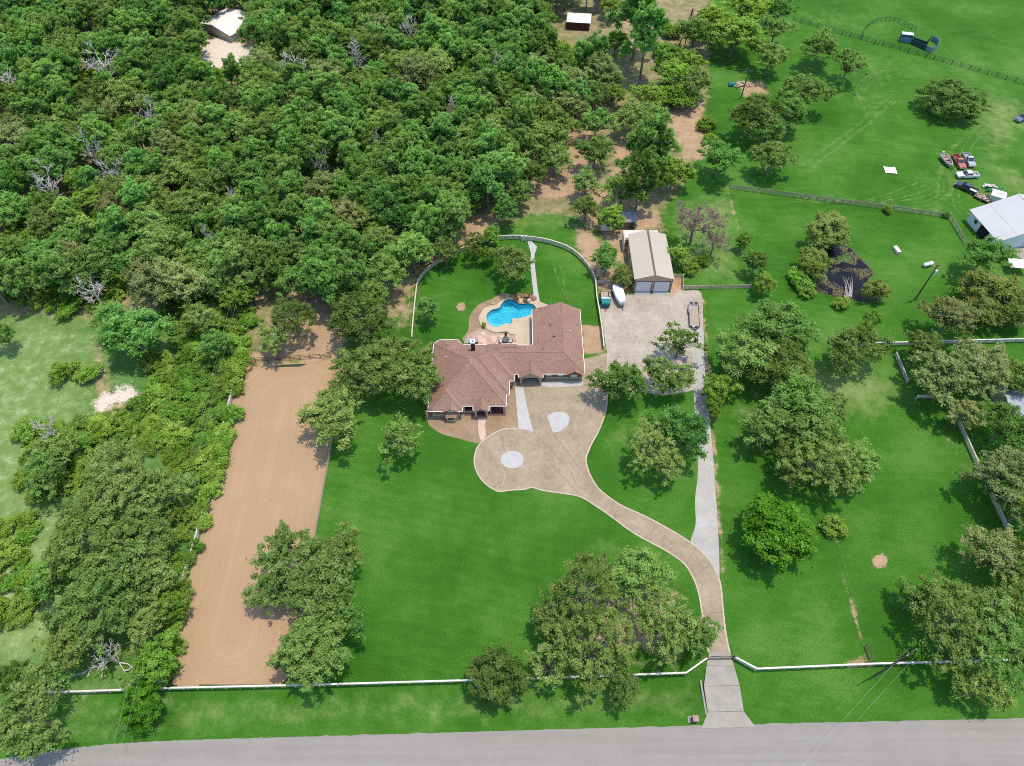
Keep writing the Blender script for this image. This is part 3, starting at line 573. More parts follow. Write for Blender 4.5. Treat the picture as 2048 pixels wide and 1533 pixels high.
mx = nt.nodes.new('ShaderNodeMixShader'); nt.links.new(fr.outputs[0], mx.inputs[0]); nt.links.new(t_.outputs[0], mx.inputs[1]); nt.links.new(g_.outputs[0], mx.inputs[2]); nt.links.new(mx.outputs[0], nt.nodes['Material Output'].inputs[0])
wo = sheet('water', [(p.x-1.0, p.y-107.0) for p in pool], -.06, wm, parent=sp)
mk('tanning_ledge', MB().prism([Vector((p.x, p.y, 0)) for p in GL([(977, 640), (990, 647), (1003, 645), (1009, 648), (1002, 651.5), (992.8, 653.5), (983, 651), (977, 645)])], -1.2, -.38), M('ledge_plaster', (.55, .66, .68), (.48, .60, .63), 2, .6), sp)
# rock waterfall
rk = thing('rock_waterfall', 'stacked tan and dark boulders of the waterfall at the pool head', 'rock waterfall', (2.0, 110.5, 0))
rr = random.Random(3)
for i in range(26):
    u = rr.uniform(1028, 1067); v = rr.uniform(592, 605); p = G(u, v); s_ = rr.uniform(.35, .75)
    if sd_poly(np.array([p.x]), np.array([p.y]), pool)[0] < .1: p.y += .9
    mk('boulder', MB().rock((p.x, p.y, .2+(.9 if 1036 < u < 1056 and v < 600 else .15)*rr.random()), s_, i, 1), rr.choice([tan_rock, tan_rock, M('dark_rock', (.13, .085, .06), (.07, .045, .035), 2, .9), M('buff_rock', (.55, .42, .28), (.38, .28, .18), 2, .9)]), rk)

# ------------------------------------------------------------------ the house
HP = .74
house = thing('brick_house', 'long brick and stone house with brown hipped shingle roof beside the pool', 'house', (-1, 90, 0))
def caps(path_list, parent, r=.065):
    mb = MB()
    for a, b_ in path_list: mb.tube([Vector(a)+Vector((0, 0, .02)), Vector(b_)+Vector((0, 0, .02))], r, 5)
    return mk('ridge_cap', mb, ridge_cap_m, parent)
def hip(x0, x1, y0, y1, z=3., p=HP):
    w, d = x1-x0, y1-y0; mb = MB()
    if w >= d:
        h = d/2; a, b_ = (x0+h, (y0+y1)/2, z+h*p), (x1-h, (y0+y1)/2, z+h*p)
        mb.add([(x0, y0, z), (x1, y0, z), (x1, y1, z), (x0, y1, z), a, b_], [(0, 1, 5, 4), (1, 2, 5), (2, 3, 4, 5), (3, 0, 4), (3, 2, 1, 0)])
        lines = [(a, b_), ((x0, y0, z), a), ((x0, y1, z), a), ((x1, y0, z), b_), ((x1, y1, z), b_)]
    else:
        h = w/2; a, b_ = ((x0+x1)/2, y0+h, z+h*p), ((x0+x1)/2, y1-h, z+h*p)
        mb.add([(x0, y0, z), (x1, y0, z), (x1, y1, z), (x0, y1, z), a, b_], [(0, 1, 4), (1, 2, 5, 4), (2, 3, 5), (3, 0, 4, 5), (3, 2, 1, 0)])
        lines = [(a, b_), ((x0, y0, z), a), ((x1, y0, z), a), ((x0, y1, z), b_), ((x1, y1, z), b_)]
    return mb, lines
def roof_block(mb, lines):
    r = mk('roof', mb, shingle, house); caps([l for l in lines if (Vector(l[0])-Vector(l[1])).length > .3], r); return r
main_roof = roof_block(*hip(-16.75, -1.2, 81.1, 97.0))
mb, ln = hip(-16.70, -.6, 83.9, 96.96); roof_block(mb, [ln[0], ln[3]])
mb, ln = hip(-12.0, .5, 87.4, 96.92); roof_block(mb, [ln[3], ln[4]])
mb, ln = hip(-16.65, -9.95, 79.75, 88.0); roof_block(mb, [ln[1], ln[2]])
# east wing and garage wing, one L-shaped roof
A, B, Cc, D, E_, V_, Gg = (15.1, 89.2, 3), (15.1, 107.3, 3), (10.75, 107.3, 5.85), (10.75, 93.05, 5.85), (4.5, 107.3, 3), (4.5, 96.88, 3), (-4, 93.05, 5.85)
mb = MB(); mb.add([A, B, Cc, D, E_, V_, Gg, (-4, 89.2, 3), (-4, 96.88, 3)], [(0, 1, 2, 3), (2, 4, 5, 3), (7, 0, 3, 6), (8, 6, 3, 5), (1, 4, 2), (1, 0, 7, 8, 5, 4)])
roof_block(mb, [(Cc, D), (D, (-2.4, 93.05, 5.85)), (A, D)])
# angled bay end at the back and the covered patio slope
z3 = 3.; rp0, rp1 = (-13.6, 90., 5.25), (-13.6, 95.2, 5.25)
mb = MB(); mb.add([(-16.78, 90, z3), (-16.78, 97.36, z3), (-15.69, 98.4, z3), (-11.6, 98.42, z3), (-10.45, 97.1, z3), (-10.45, 90, z3), rp0, rp1], [(0, 6, 7, 1), (1, 7, 2), (2, 7, 3), (3, 7, 4), (4, 7, 6, 5), (0, 1, 2, 3, 4, 5), (0, 5, 6)])
roof_block(mb, [(rp1, (-15.69, 98.4, z3)), (rp1, (-11.6, 98.42, z3))])
sl = lambda y: 3+HP*(97-y)+.05
pp = [(-5.5, 97.1), (-4.9, 97.72), (-2.85, 97.74), (-2.35, 97.38), (.92, 97.42), (1.1, 96.85), (1.1, 95.6), (-5.5, 95.6)]
mb = MB(); mb.add([(x, y, sl(y)) for x, y in pp]+[(x, y, sl(y)-.12) for x, y in pp], [tuple(range(8))[::-1], tuple(range(8, 16))]+[(i, (i+1) % 8, 8+(i+1) % 8, 8+i) for i in range(8)]); roof_block(mb, [])
for vx, vy in ((-12.5, 93.2), (-5.2, 93.4), (6.5, 94.6), (8.3, 101.5), (9.0, 98.0), (-3.2, 94.8)):
    vz = 3+HP*(96.9-vy) if vx < 6 else (3+HP*(96.9-vy) if vy < 96 else 3+(vx-4.5)*.456)
    mk('roof_vent', MB().box((vx, vy, vz+.12), (.42, .42, .26)).box((vx, vy, vz+.28), (.55, .55, .06)), M('vent_brown', (.17, .12, .10), None, 3, .7), house)
for vx, vy in ((-13.8, 92.0), (3.2, 94.4), (12.6, 99.5)):
    vz = 3+HP*(96.9-vy) if vx < 6 else 3+(15.1-vx)*.655
    if vx < -10: vz = 3+HP*(vx+16.75)
    mk('vent_pipe', MB().tube([(vx, vy, vz-.1), (vx, vy, vz+.45)], .09, 8), gutter_m, house)
# white gutters
def gut(path, z=3.0):
    mb = MB()
    for a, b_ in zip(path[:-1], path[1:]):
        a, b_ = Vector((*a, z)), Vector((*b_, z)); d = b_-a
        mb.box((a+b_)/2, (d.length+.11, .12, .13), math.atan2(d.y, d.x))
    return mk('gutter', mb, gutter_m, house)
gut([(-10.6, 97.0), (-11.6, 98.47), (-15.69, 98.45), (-16.84, 97.36), (-16.84, 90.6), (-16.84, 79.7), (-13.9, 79.68)])
gut([(-10.6, 79.68), (-9.88, 79.68), (-9.88, 81.03), (-7.83, 81.03), (-7.83, 80.0), (-7.2, 80.0)]); gut([(-5.2, 80.0), (-4.57, 80.0), (-4.57, 81.03), (-1.13, 81.03), (-1.13, 83.83), (-.53, 83.83), (-.53, 87.33), (.57, 87.33), (.57, 89.1), (1.3, 89.1), (1.3, 88.25), (1.9, 88.25)])
gut([(5.9, 88.25), (6.46, 88.25), (6.46, 89.13), (11.3, 89.13)]); gut([(14.6, 89.13), (15.17, 89.13), (15.17, 107.3)]); gut([(4.43, 107.3), (4.43, 96.95), (1.15, 96.95)]); gut([(.92, 97.5), (-2.35, 97.46)], 2.72); gut([(-5.5, 97.07), (-10.4, 97.07)])
def gable(xc, half, yf, yb, rise, wall_m, name, hole=None):
    "small front gable: two slopes, fascia, and its face"
    pk = 3+rise; mb = MB()
    mb.add([(xc-half, yf, 3), (xc, yf, pk), (xc+half, yf, 3), (xc-half, yb, 3), (xc, yb, pk), (xc+half, yb, 3), (xc-half, yf, 2.88), (xc, yf, pk-.14), (xc+half, yf, 2.88)], [(0, 1, 4, 3), (1, 2, 5, 4), (0, 6, 7, 1), (1, 7, 8, 2), (6, 3, 4, 7), (7, 4, 5, 8)])
    r = mk('roof', mb, shingle, house); caps([((xc, yf, pk), (xc, yb, pk))], r, .08)
    return mk(name, MB().extrude([(-half+.15, 0), (half-.15, 0), (0, rise-.2)], (1, 0, 0), (0, 0, 1), (0, .22, 0), (xc, yf+.22, 2.9)), wall_m, house)
gable(-12.25, 1.75, 79.42, 84.2, 1.30, brick, 'gable_wall')
gable(-6.2, 1.55, 79.72, 84.0, 1.14, stone, 'gable_wall')
gable(3.9, 2.5, 88.05, 92.4, 1.85, stone, 'gable_wall')
gable(13.0, 1.85, 88.85, 92.3, 1.37, brick, 'gable_wall')
def part(nm, m, *a): return mk(nm, MB().b3(*a), m, house)
part('wall', stone, -16.2, -1.8, 83.0, 96.4, 0, 2.98); part('wall', brick, -16.1, -10.5, 80.35, 82.9, 0, 2.97); part('stone_base', stone, -16.16, -10.44, 80.29, 80.4, 0, 1.1)
part('wall', stone, -1.78, -1.15, 84.6, 96.3, 0, 2.96); part('wall', stone, -1.14, .0, 88.0, 96.38, 0, 2.97); part('wall', brick, .02, 14.6, 89.9, 96.35, 0, 2.96); part('wall', brick, 5.05, 14.58, 96.37, 106.75, 0, 2.95)
part('stone_base', stone, 6.9, 14.66, 89.72, 89.89, 0, .95); part('stone_base', stone, 14.6, 14.72, 89.75, 106.7, 0, .95); part('wall', stone, -15.9, -11.1, 96.42, 97.7, 0, 2.9)
part('gable_end', brick, 6.2, 13.4, 106.6, 106.95, 2.96, 3.9)
part('chimney', brick_dark, -8.55, -7.75, 93.75, 94.55, 3.4, 8.1); part('chimney_cap', gutter_m, -8.68, -7.62, 93.62, 94.68, 8.1, 8.42); part('flue', black_steel, -8.32, -7.98, 93.98, 94.32, 8.42, 8.5)
def arch(xc, half, y, z0, zs, zt, m, th=.35):
    "front beam with an arched underside, held by two piers"
    pts = [(-half, zt), (-half, z0)]; pw = .45
    pts += [(-half+pw, z0)]+[(-(half-pw)*math.cos(t), zs+(zt-zs-.28)*math.sin(t)) for t in np.linspace(0, math.pi, 11)]+[(half-pw, z0), (half, z0), (half, zt)]
    return mk('arch', MB().extrude(pts, (1, 0, 0), (0, 0, 1), (0, th, 0), (xc, y, 0)), m, house)
arch(3.9, 2.25, 88.45, 0, 2.0, 2.9, stone, .55); arch(-6.2, 1.35, 80.15, 0, 1.9, 2.9, stone, .45)
part('porch_floor', concrete_old, 1.5, 6.3, 88.4, 89.85, .02, .12); part('garage_door', M('dark_door', (.09, .085, .07), (.06, .058, .05), 1, .5), 2.0, 5.8, 89.82, 89.88, .12, 2.6)
part('porch_floor', M('porch_brick', (.20, .10, .085), (.14, .07, .06), 2, .9, 0, 0, 8), -9.8, -1.3, 80.5, 82.98, .02, .16)
part('front_door', M('door_wood', (.10, .035, .02), (.06, .022, .014), 2, .5), -6.9, -5.5, 82.9, 82.98, .16, 2.4)
for x in (-9.75, -1.55): part('column', stone, x-.22, x+.22, 80.95, 81.4, 0, 2.95)
part('column', stone, -4.55, -4.2, 81.0, 81.4, 0, 2.95); part('column', stone, .1, .6, 88.2, 88.7, 0, 2.9)
part('low_wall', stone, -9.6, -7.6, 81.1, 81.35, 0, .75); part('low_wall', brick_dark, -4.15, -1.8, 81.1, 81.35, 0, .8)
# bay window with its own little roof
bay = [(-13.75, 80.3), (-13.1, 79.0), (-11.4, 79.0), (-10.75, 80.3)]
mk('bay_wall', MB().prism([Vector((*p, 0)) for p in bay], 0, 2.1), stone, house)
bt = [(-14.0, 80.34), (-13.25, 78.75), (-11.25, 78.75), (-10.5, 80.34)]
mb = MB(); mb.add([(*p, 2.1) for p in bt]+[(-12.9, 80.34, 2.85), (-11.6, 80.34, 2.85)], [(0, 1, 4), (1, 2, 5, 4), (2, 3, 5), (3, 2, 1, 0), (0, 4, 5, 3)]); mk('bay_roof', mb, shingle, house)
def window(x0, x1, y, z0, z1, pm=pane_pale, d=-1, axis='x'):
    w = MB()
    if axis == 'x': w.b3(x0-.08, x1+.08, y+min(0, d*.07), y+max(0, d*.07), z0-.08, z1+.08); f = mk('window', w, gutter_m, house); mk('pane', MB().b3(x0, x1, y+min(d*.071, d*.09), y+max(d*.071, d*.09), z0, z1), pm, f)
    else: w.b3(y+min(0, d*.07), y+max(0, d*.07), x0-.08, x1+.08, z0-.08, z1+.08); f = mk('window', w, gutter_m, house); mk('pane', MB().b3(y+min(d*.071, d*.09), y+max(d*.071, d*.09), x0, x1, z0, z1), pm, f)
window(7.2, 8.2, 89.88, 1.25, 2.45); window(9.7, 10.7, 89.88, 1.25, 2.45); window(12.4, 13.6, 89.70, 1.25, 2.9)
window(-12.9, -11.6, 79.0, .9, 1.9, glass); window(-12.75, -11.75, 79.62, 3.2, 3.55, pane_pale); window(-15.6, -14.4, 80.33, 1.2, 2.3, glass); window(-9.4, -8.0, 83.0, .8, 2.3, glass); window(-4.0, -2.3, 83.0, .8, 2.3, glass)
for x in (-9.5, -4.5, -2.0): window(x, x+1.5, 96.4, .9, 2.3, glass, 1)
for y in (85, 88.5, 92): window(y, y+1.3, -16.2, 1, 2.3, glass, -1, 'y')
for y in (98.5, 102): window(y, y+1.3, 14.6, 1.1, 2.3, glass, 1, 'y')
house.location.y += .33; house.scale.z = .87      # eaves stand at 2.6 m
part('door', white_paint, 4.98, 5.04, 98.5, 99.5, 0, 2.1)

# ------------------------------------------------------------------ metal workshop
def panels(parent, name, p0, along, up, n, mat, lift=.0, th=.05):
    "roof or wall sheets side by side, each its own piece with a standing seam"
    p0, along, up = Vector(p0), Vector(along), Vector(up); nrm = along.cross(up).normalized(); st = along/n
    a, b_, c_, d_ = Vector(), st*.999, st*.999+up, up; t = nrm*th; e = st*.05; s_ = nrm*(th+.008)
    mb = MB(); mb.add([a, b_, c_, d_, a+t, b_+t, c_+t, d_+t], [(4, 5, 6, 7), (0, 1, 5, 4), (1, 2, 6, 5), (2, 3, 7, 6), (3, 0, 4, 7), (3, 2, 1, 0)])
    mb.add([a+t, e+t, e+up+t, up+t, a+s_, e+s_, e+up+s_, up+s_], [(4, 5, 6, 7), (0, 1, 5, 4), (1, 2, 6, 5), (2, 3, 7, 6), (3, 0, 4, 7)])
    me = mb.mesh(name); me.materials.append(mat)
    for i in range(n): inst(name, me, parent, p0+st*i-Vector(parent.location)+nrm*lift)
shop = thing('metal_workshop', 'tan metal workshop with two grey roll-up doors on the gravel yard', 'workshop', (32.4, 123, 0))
sx0, sx1, sy0, sy1, se, sr = 28.1, 36.75, 115.55, 130.4, 4.25, 5.55; sxm = (sx0+sx1)/2
mb = MB(); mb.add([(sx0, sy0, 0), (sx1, sy0, 0), (sx1, sy1, 0), (sx0, sy1, 0), (sx0, sy0, se), (sx1, sy0, se), (sx1, sy1, se), (sx0, sy1, se), (sxm, sy0, sr), (sxm, sy1, sr)], [(0, 1, 5, 8, 4), (1, 2, 6, 5), (2, 3, 7, 9, 6), (3, 0, 4, 7)]); mk('wall', mb, tan_metal, shop)
sl_ = (sr-se)/((sx1-sx0)/2)
for sgn in (-1, 1):
    xe = sxm+sgn*((sx1-sx0)/2+.22); ze = se-.22*sl_+.04
    if sgn < 0: panels(shop, 'roof_panel', (xe, sy1+.12, ze), (0, -(sy1-sy0+.35), 0), (sxm-xe, 0, (sxm-xe)*sl_), 15, shop_roof_m)
    else: panels(shop, 'roof_panel', (xe, sy0-.23, ze), (0, sy1-sy0+.35, 0), (sxm-xe, 0, (xe-sxm)*sl_), 15, shop_roof_m)
mk('ridge_cap', MB().box((sxm, (sy0+sy1)/2, sr+.12), (.42, sy1-sy0+.36, .09)), M('brown_trim', (.16, .095, .075), None, 2, .6), shop)
for x0, x1 in ((28.55, 32.05), (32.75, 36.25)):
    d_ = mk('roll_up_door', MB().b3(x0, x1, sy0-.05, sy0-.01, .12, 3.35), door_metal, shop)
    for k in range(6): mk('door_slat', MB().b3(x0+.03, x1-.03, sy0-.075, sy0-.05, .16+k*.53, .16+k*.53+.5), door_metal, d_)
    mk('door_frame', MB().b3(x0-.14, x0, sy0-.1, sy0, 0, 3.5).b3(x1, x1+.14, sy0-.1, sy0, 0, 3.5).b3(x0, x1, sy0-.1, sy0, 3.37, 3.5), M('brown_trim', (.16, .095, .075)), shop)
    mk('threshold', MB().b3(x0-.1, x1+.1, sy0-.95, sy0-.11, .02, .12), concrete_new, shop)
for xx in (sx0-.06, sx1-.12): mk('corner_trim', MB().b3(xx, xx+.18, sy0-.06, sy0+.12, 0, se), M('brown_trim', (.16, .095, .075)), shop)
for y in (118, 121, 125): mk('window', MB().b3(sx0-.06, sx0-.01, y, y+1.1, 1.4, 2.3), glass, shop)
leanto = thing('white_carport', 'white carport roof edging the back of the tan workshop', 'carport', (31, 131.5, 0))
mk('roof', MB().b3(27.3, 35.6, 130.7, 133.4, 2.9, 3.0), white_paint, leanto)
for x in (27.6, 31.4, 35.3): mk('post', MB().b3(x-.06, x+.06, 133.1, 133.22, 0, 2.9), white_paint, leanto)
mk('wall', MB().b3(27.1, 27.25, 128.9, 133.3, .02, 3.1), white_paint, leanto)

def gable_shed(name, label, cat, loc, rz, L, Wd, he, rise, wall_m, roof_m, npan=6, over=.25):
    "gabled shed, L along its ridge; walls, two slopes of sheets, door and window"
    t = thing(name, label, cat, loc, rz); h = Wd/2; mb = MB()
    mb.add([(-L/2, -h, 0), (L/2, -h, 0), (L/2, h, 0), (-L/2, h, 0), (-L/2, -h, he), (L/2, -h, he), (L/2, h, he), (-L/2, h, he), (-L/2, 0, he+rise), (L/2, 0, he+rise)], [(0, 1, 5, 4), (1, 2, 6, 9, 5), (2, 3, 7, 6), (3, 0, 4, 8, 7)])
    mk('wall', mb, wall_m, t, False); sl = rise/h
    for sg in (-1, 1):
        p0 = Vector((-L/2-over, -h-over, he-over*sl+.04)) if sg < 0 else Vector((L/2+over, h+over, he-over*sl+.04))
        al = Vector((L+2*over, 0, 0))*(-sg); up = Vector((0, -sg*(h+over), rise+over*sl))
        nn = al.cross(up).normalized(); st = al/npan; tt = nn*.05
        mb = MB(); q = [Vector(), st*.999, st*.999+up, up]; mb.add(q+[p+tt for p in q], [(4, 5, 6, 7), (3, 2, 1, 0), (0, 1, 5, 4), (1, 2, 6, 5), (2, 3, 7, 6), (3, 0, 4, 7)])
        me = mb.mesh('roof_panel'); me.materials.append(roof_m)
        for i in range(npan): inst('roof_panel', me, t, p0+st*i+nn*(.012*(i % 2)))
    mk('ridge_cap', MB().box((0, 0, he+rise+.08), (L+2*over, .4, .08)), roof_m, t, False)
    return t
# grey-roofed shed and the white camper roof behind the workshop
sh = gable_shed('garden_shed', 'small brown shed with grey shingle roof behind the tan workshop', 'shed', tuple(G(1249, 459)+Vector((0, 2.2, 0))), 0, 5.2, 4.0, 2.3, .7, M('shed_wall', (.23, .155, .115), (.18, .12, .09), 1, .8), shed_roof_m, 5)
mk('door', MB().b3(1.2, 2.0, -2.06, -2.01, 0, 1.8), M('shed_door', (.10, .06, .045), None, 2, .7), sh, False)
cp = thing('parked_camper', 'white roof of a parked camper half hidden under yard trees', 'camper', tuple(G(1211, 460)+Vector((0, 1.5, 0))))
mk('body', MB().box((0, 0, 1.35), (2.5, 4.6, 1.9)), white_paint, cp, False); mk('roof', MB().box((0, 0, 2.36), (2.6, 4.7, .12), 0, .96), M('camper_roof', (.75, .75, .76), (.6, .6, .62), 1, .5), cp, False)
for x in (-1, 1):
    for y in (-.9, .9): mk('wheel', MB().tube([(x*1.1-.12, y, .36), (x*1.1+.12, y, .36)], .36, 12), rubber, cp, False)
# neighbour's white barn at the right edge
bA, bB = G(1941, 419.5, 3.3), G(1997.7, 484, 3.3)
bdir = (bB-bA); bL = bdir.length; bdir.normalize(); bperp = Vector((-bdir.y, bdir.x, 0))
if bperp.x < 0: bperp = -bperp
barn = thing('white_barn', 'neighbour\'s white metal barn with low grey roof at the right edge', 'barn', tuple(Vector((bA.x, bA.y, 0))))
def BW(a, b_, z): return Vector((bA.x, bA.y, 0))+bdir*a+bperp*b_+Vector((0, 0, z))
W1, W2, W3 = 4.4, 11.4, 19.5
prof = [(0, 0), (0, 3.3), (W1, 4.35), (W2, 6.3), (W3, 4.2), (W3, 0)]
mb = MB(); k = len(prof); mb.add([BW(.4, b_+(.3 if i < 2 else 0), z) for i, (b_, z) in enumerate(prof)]+[BW(bL-.3, b_+(.3 if i < 2 else 0), z) for i, (b_, z) in enumerate(prof)], [tuple(range(k)), tuple(range(2*k-1, k-1, -1)), (0, k, k+1, 1), (k-2, 2*k-2, 2*k-1, k-1)]); mk('wall', mb, white_wall_m, barn)
for (b0, z0), (b1, z1), npn in (((-.3, 3.28), (W1, 4.42), 14), ((W1, 4.46), (W2, 6.38), 14), ((W2, 6.38), (W3+.3, 4.2), 14)):
    p0 = BW(bL, b0, z0); al = -bdir*bL; up = BW(0, b1, z1)-BW(0, b0, z0)
    if al.cross(up).z < 0: p0 = BW(0, b0, z0); al = bdir*bL
    panels(barn, 'roof_panel', p0, al, up, npn, barn_roof_m)
mb = MB(); mb.tube([BW(-.05, W2, 6.45), BW(bL+.05, W2, 6.45)], .16, 5); mk('ridge_cap', mb, white_paint, barn)
def barn_face(nm, a0, a1, z0, z1, m): return mk(nm, MB().add([BW(a0, .26, z0), BW(a1, .26, z0), BW(a1, .26, z1), BW(a0, .26, z1)], [(0, 1, 2, 3)]).add([BW(a0, .22, z0), BW(a1, .22, z0), BW(a1, .22, z1), BW(a0, .22, z1)], [(3, 2, 1, 0)]), m, barn)
barn_face('window', 2.6, 3.6, 1.5, 2.4, glass); barn_face('doorway_shade', 5.0, 8.2, 0, 2.9, shade_dark)  # the doorway is a dark sheet on the wall, painting the shade inside
mk('end_door', MB().add([BW(bL-.26, 8.0, 0.6), BW(bL-.26, 14.5, .6), BW(bL-.26, 14.5, 4.0), BW(bL-.26, 8.0, 4.0)], [(0, 1, 2, 3)]), M('barn_door', (.50, .56, .60), None, .6, .5), barn)
mk('apron', MB().prism([BW(bL-.2, 4.5, 0), BW(bL-.2, 16, 0), BW(bL+7, 16, 0), BW(bL+7, 7, 0)], .0, .05), concrete_old, barn)
tent = thing('white_canopy', 'bright white flat canopy beside the white barn apron', 'canopy', tuple(G(2027, 541)))
mk('canopy', MB().box((0, 0, 2.2), (4.4, 3.2, .12), -.15), white_paint, tent, False)
for x in (-1.9, 1.9):
    for y in (-1.3, 1.3): mk('leg', MB().tube([(x, y, 0), (x, y, 2.2)], .05, 6), steel, tent, False)
gable_shed('white_lean_shed', 'small white roofed shed behind the white barn', 'shed', tuple(G(1993, 405)+Vector((0, 1, 0))), -.5, 3.0, 2.6, 1.9, .3, white_wall_m, white_paint, 4)
# far barn in the wood and far shed
fb = [G(398.5, 45.7, 2.4), G(459.8, 71.4, 2.4), G(505, 38, 2.4)]
ctr = (fb[0]+fb[2])/2; e1 = fb[1]-fb[0]; e2 = fb[2]-fb[1]; e2 = e2-e1*(e2.dot(e1)/e1.dot(e1))
ctr = fb[0]+(e1+e2)/2
gable_shed('wood_barn', 'large pale metal roofed barn among the trees at top left', 'barn', (ctr.x, ctr.y, 0), math.atan2(e2.y, e2.x), e2.length, e1.length, 2.3, 1.3, grey_wall_m, bright_roof_m, 8)
gable_shed('open_shed', 'small white metal roofed shed in the trees at top centre', 'shed', tuple(G(1157, 52, 0)), -.12, 7.5, 6.0, 2.6, .5, brick_dark, bright_roof_m, 6)
gable_shed('grey_outbuilding', 'grey roofed outbuilding under oaks by the right white fence', 'shed', tuple(G(2032, 815, 0)), .05, 8, 7, 2.6, 1.2, grey_wall_m, M('grey_roof', (.36, .38, .42), (.28, .30, .33), 1, .7), 6)

# ------------------------------------------------------------------ fences
FENCE_MESH = {}
def fence(name, label, pts, h, rails, spacing, mat, post=.15, rail=(.06, .19), group=None, two_bay=True, cat='fence'):
    key = (h, mat.name, post, rail)
    if key not in FENCE_MESH:
        pm = MB().box((0, 0, h/2), (post, post, h)).mesh('post'); pm.materials.append(mat)
        rm = MB().box((0, 0, 0), (1, rail[0], rail[1])).mesh('rail'); rm.materials.append(mat)
        cmh = MB().box((0, 0, 0), (1, .26, .05)).mesh('rail'); cmh.materials.append(mat)
        FENCE_MESH[key] = (pm, rm, cmh)
    cap = mat.name.startswith(('white', 'greyed', 'weathered_w')); pm, rm, cm_ = FENCE_MESH[key]; pts = [Vector((p[0], p[1], 0)) for p in pts]
    root = thing(name, label, cat, tuple(pts[0]), 0, group); stops = [pts[0]]
    for a, b_ in zip(pts[:-1], pts[1:]):
        d = b_-a; n_ = max(1, round(d.length/spacing))
        stops += [a+d*(k/n_) for k in range(1, n_+1)]
    L = [stops[0]]
    for p in stops[1:]:
        if (p-L[-1]).length > spacing*.45: L.append(p)
    r = random.Random(len(L))
    for p in L: inst('post', pm, root, p-pts[0]+Vector((0, 0, r.uniform(-.05, .02))), (r.uniform(-.03, .03), r.uniform(-.03, .03), r.random()))
    for a, b_ in zip(L[:-1], L[1:]):
        d = b_-a; nrm = Vector((-d.y, d.x, 0)).normalized()
        inst('rail', cm_, root, (a+b_)/2-pts[0]+Vector((0, 0, max(rails)+rail[1]/2+.03)), (0, 0, math.atan2(d.y, d.x)), (d.length+.02, 1, 1)) if cap else None
        for z in rails: inst('rail', rm, root, (a+b_)/2-pts[0]+Vector((0, 0, z+r.uniform(-.02, .02)))+nrm*(post/2+rail[0]/2+.002), (0, r.uniform(-.008, .008), math.atan2(d.y, d.x)), (d.length+.02, 1, 1))
    return root
R3 = (.28, .58, .88, 1.18); WH = 'white board fence along the road'
fence('board_fence', 'short white board fence by the bottom left corner oak', GL([(105, 1389), (250, 1384)]), 1.3, R3, 2.3, white_paint, group=None)
fence('board_fence', 'long white board fence between the front lawn and the roadside grass', GL([(313, 1381), (620, 1374), (930, 1365), (1150, 1358), (1370, 1350), (1412, 1320)]), 1.3, R3, 2.3, white_paint)
fence('board_fence', 'white board fence running right from the iron gate beside the road', GL([(1467, 1319), (1510, 1342), (1740, 1332), (2048, 1323), (2150, 1320)]), 1.3, R3, 2.3, white_paint)
fence('board_fence', 'weathered white fence along the left side of the sand arena', GL([(488, 710), (474, 760), (440, 895), (420, 985), (395, 1080), (368, 1165), (346, 1270), (318, 1378)]), 1.3, R3, 2.4, M('weathered_white', (.55, .52, .50), (.36, .33, .31), 1.2, .8))
fence('pipe_fence', 'dark fence between the sand arena and the front lawn', GL([(686, 738), (672, 840), (655, 935), (634, 1052), (614, 1175), (590, 1295), (572, 1362)]), 1.25, R3, 2.4, weather_wood, .1, (.05, .08))
fence('pipe_fence', 'brown pipe fence closing the far end of the sand arena', GL([(488, 726), (560, 722), (662, 716)]), 1.4, (.35, .8, 1.3), 2.2, dark_pipe, .12, (.06, .08))
curve_px = [(825, 682), (826, 665), (829, 630), (833.3, 590), (837.4, 568), (850.8, 549), (873.3, 530.5), (897.9, 516), (922.5, 505), (947, 494.6), (963.6, 488), (994.3, 481.5), (1025, 479.5), (1051.7, 481), (1086.6, 485.5), (1117.4, 494), (1144, 506), (1164.5, 524), (1181, 544.5), (1190, 567), (1192.2, 596), (1197.4, 627), (1203.5, 668), (1206.6, 700)]
fence('curved_fence', 'curved whitewashed board fence around the back yard and pool', GL(curve_px, 0, 2), 1.35, (.3, .62, .94, 1.26), 2.0, M('greyed_white', (.60, .54, .48), (.45, .40, .35), 1.2, .8), .13, (.06, .22))
fence('yard_fence', 'plain fence stub joining the house to the yard curve', GL([(838, 707), (866, 706)]), 1.3, R3, 1.3, weather_wood)
fence('wood_fence', 'tan wooden fence stretch behind the covered boat', GL([(1193, 570), (1240, 570)]), 1.3, R3, 1.7, pale_wood)
fence('wood_fence', 'tan wooden fence stepping right from the workshop corner', GL([(1347, 557), (1364, 557), (1364, 580), (1500, 578)]), 1.3, R3, 2.2, pale_wood)
fence('pasture_fence', 'weathered plank fence above the dark pond', GL([(1460, 379), (1600, 397), (1750, 417), (1896, 437), (1928, 490)]), 1.4, (.3, .7, 1.1, 1.35), 2.1, weather_wood, .16, (.05, .14))
fence('pipe_fence', 'dark green pipe fence crossing the pasture at top right', GL([(1586, 42), (1700, 74), (1850, 115), (2048, 170), (2120, 190)]), 1.5, (.3, .65, 1.0, 1.4), 2.6, green_pipe, .14, (.06, .08))
fence('paddock_fence', 'white fence running right across the upper right paddock', GL([(1655, 683), (1664, 692), (1700, 694), (1800, 692), (1890, 689), (2048, 685), (2120, 683)]), 1.35, R3, 2.1, white_paint)
fence('paddock_fence', 'short white fence dropping from the paddock corner under oaks', GL([(1788, 712), (1812, 768)]), 1.35, R3, 2.1, M('greyed_white', (.52, .46, .41)))
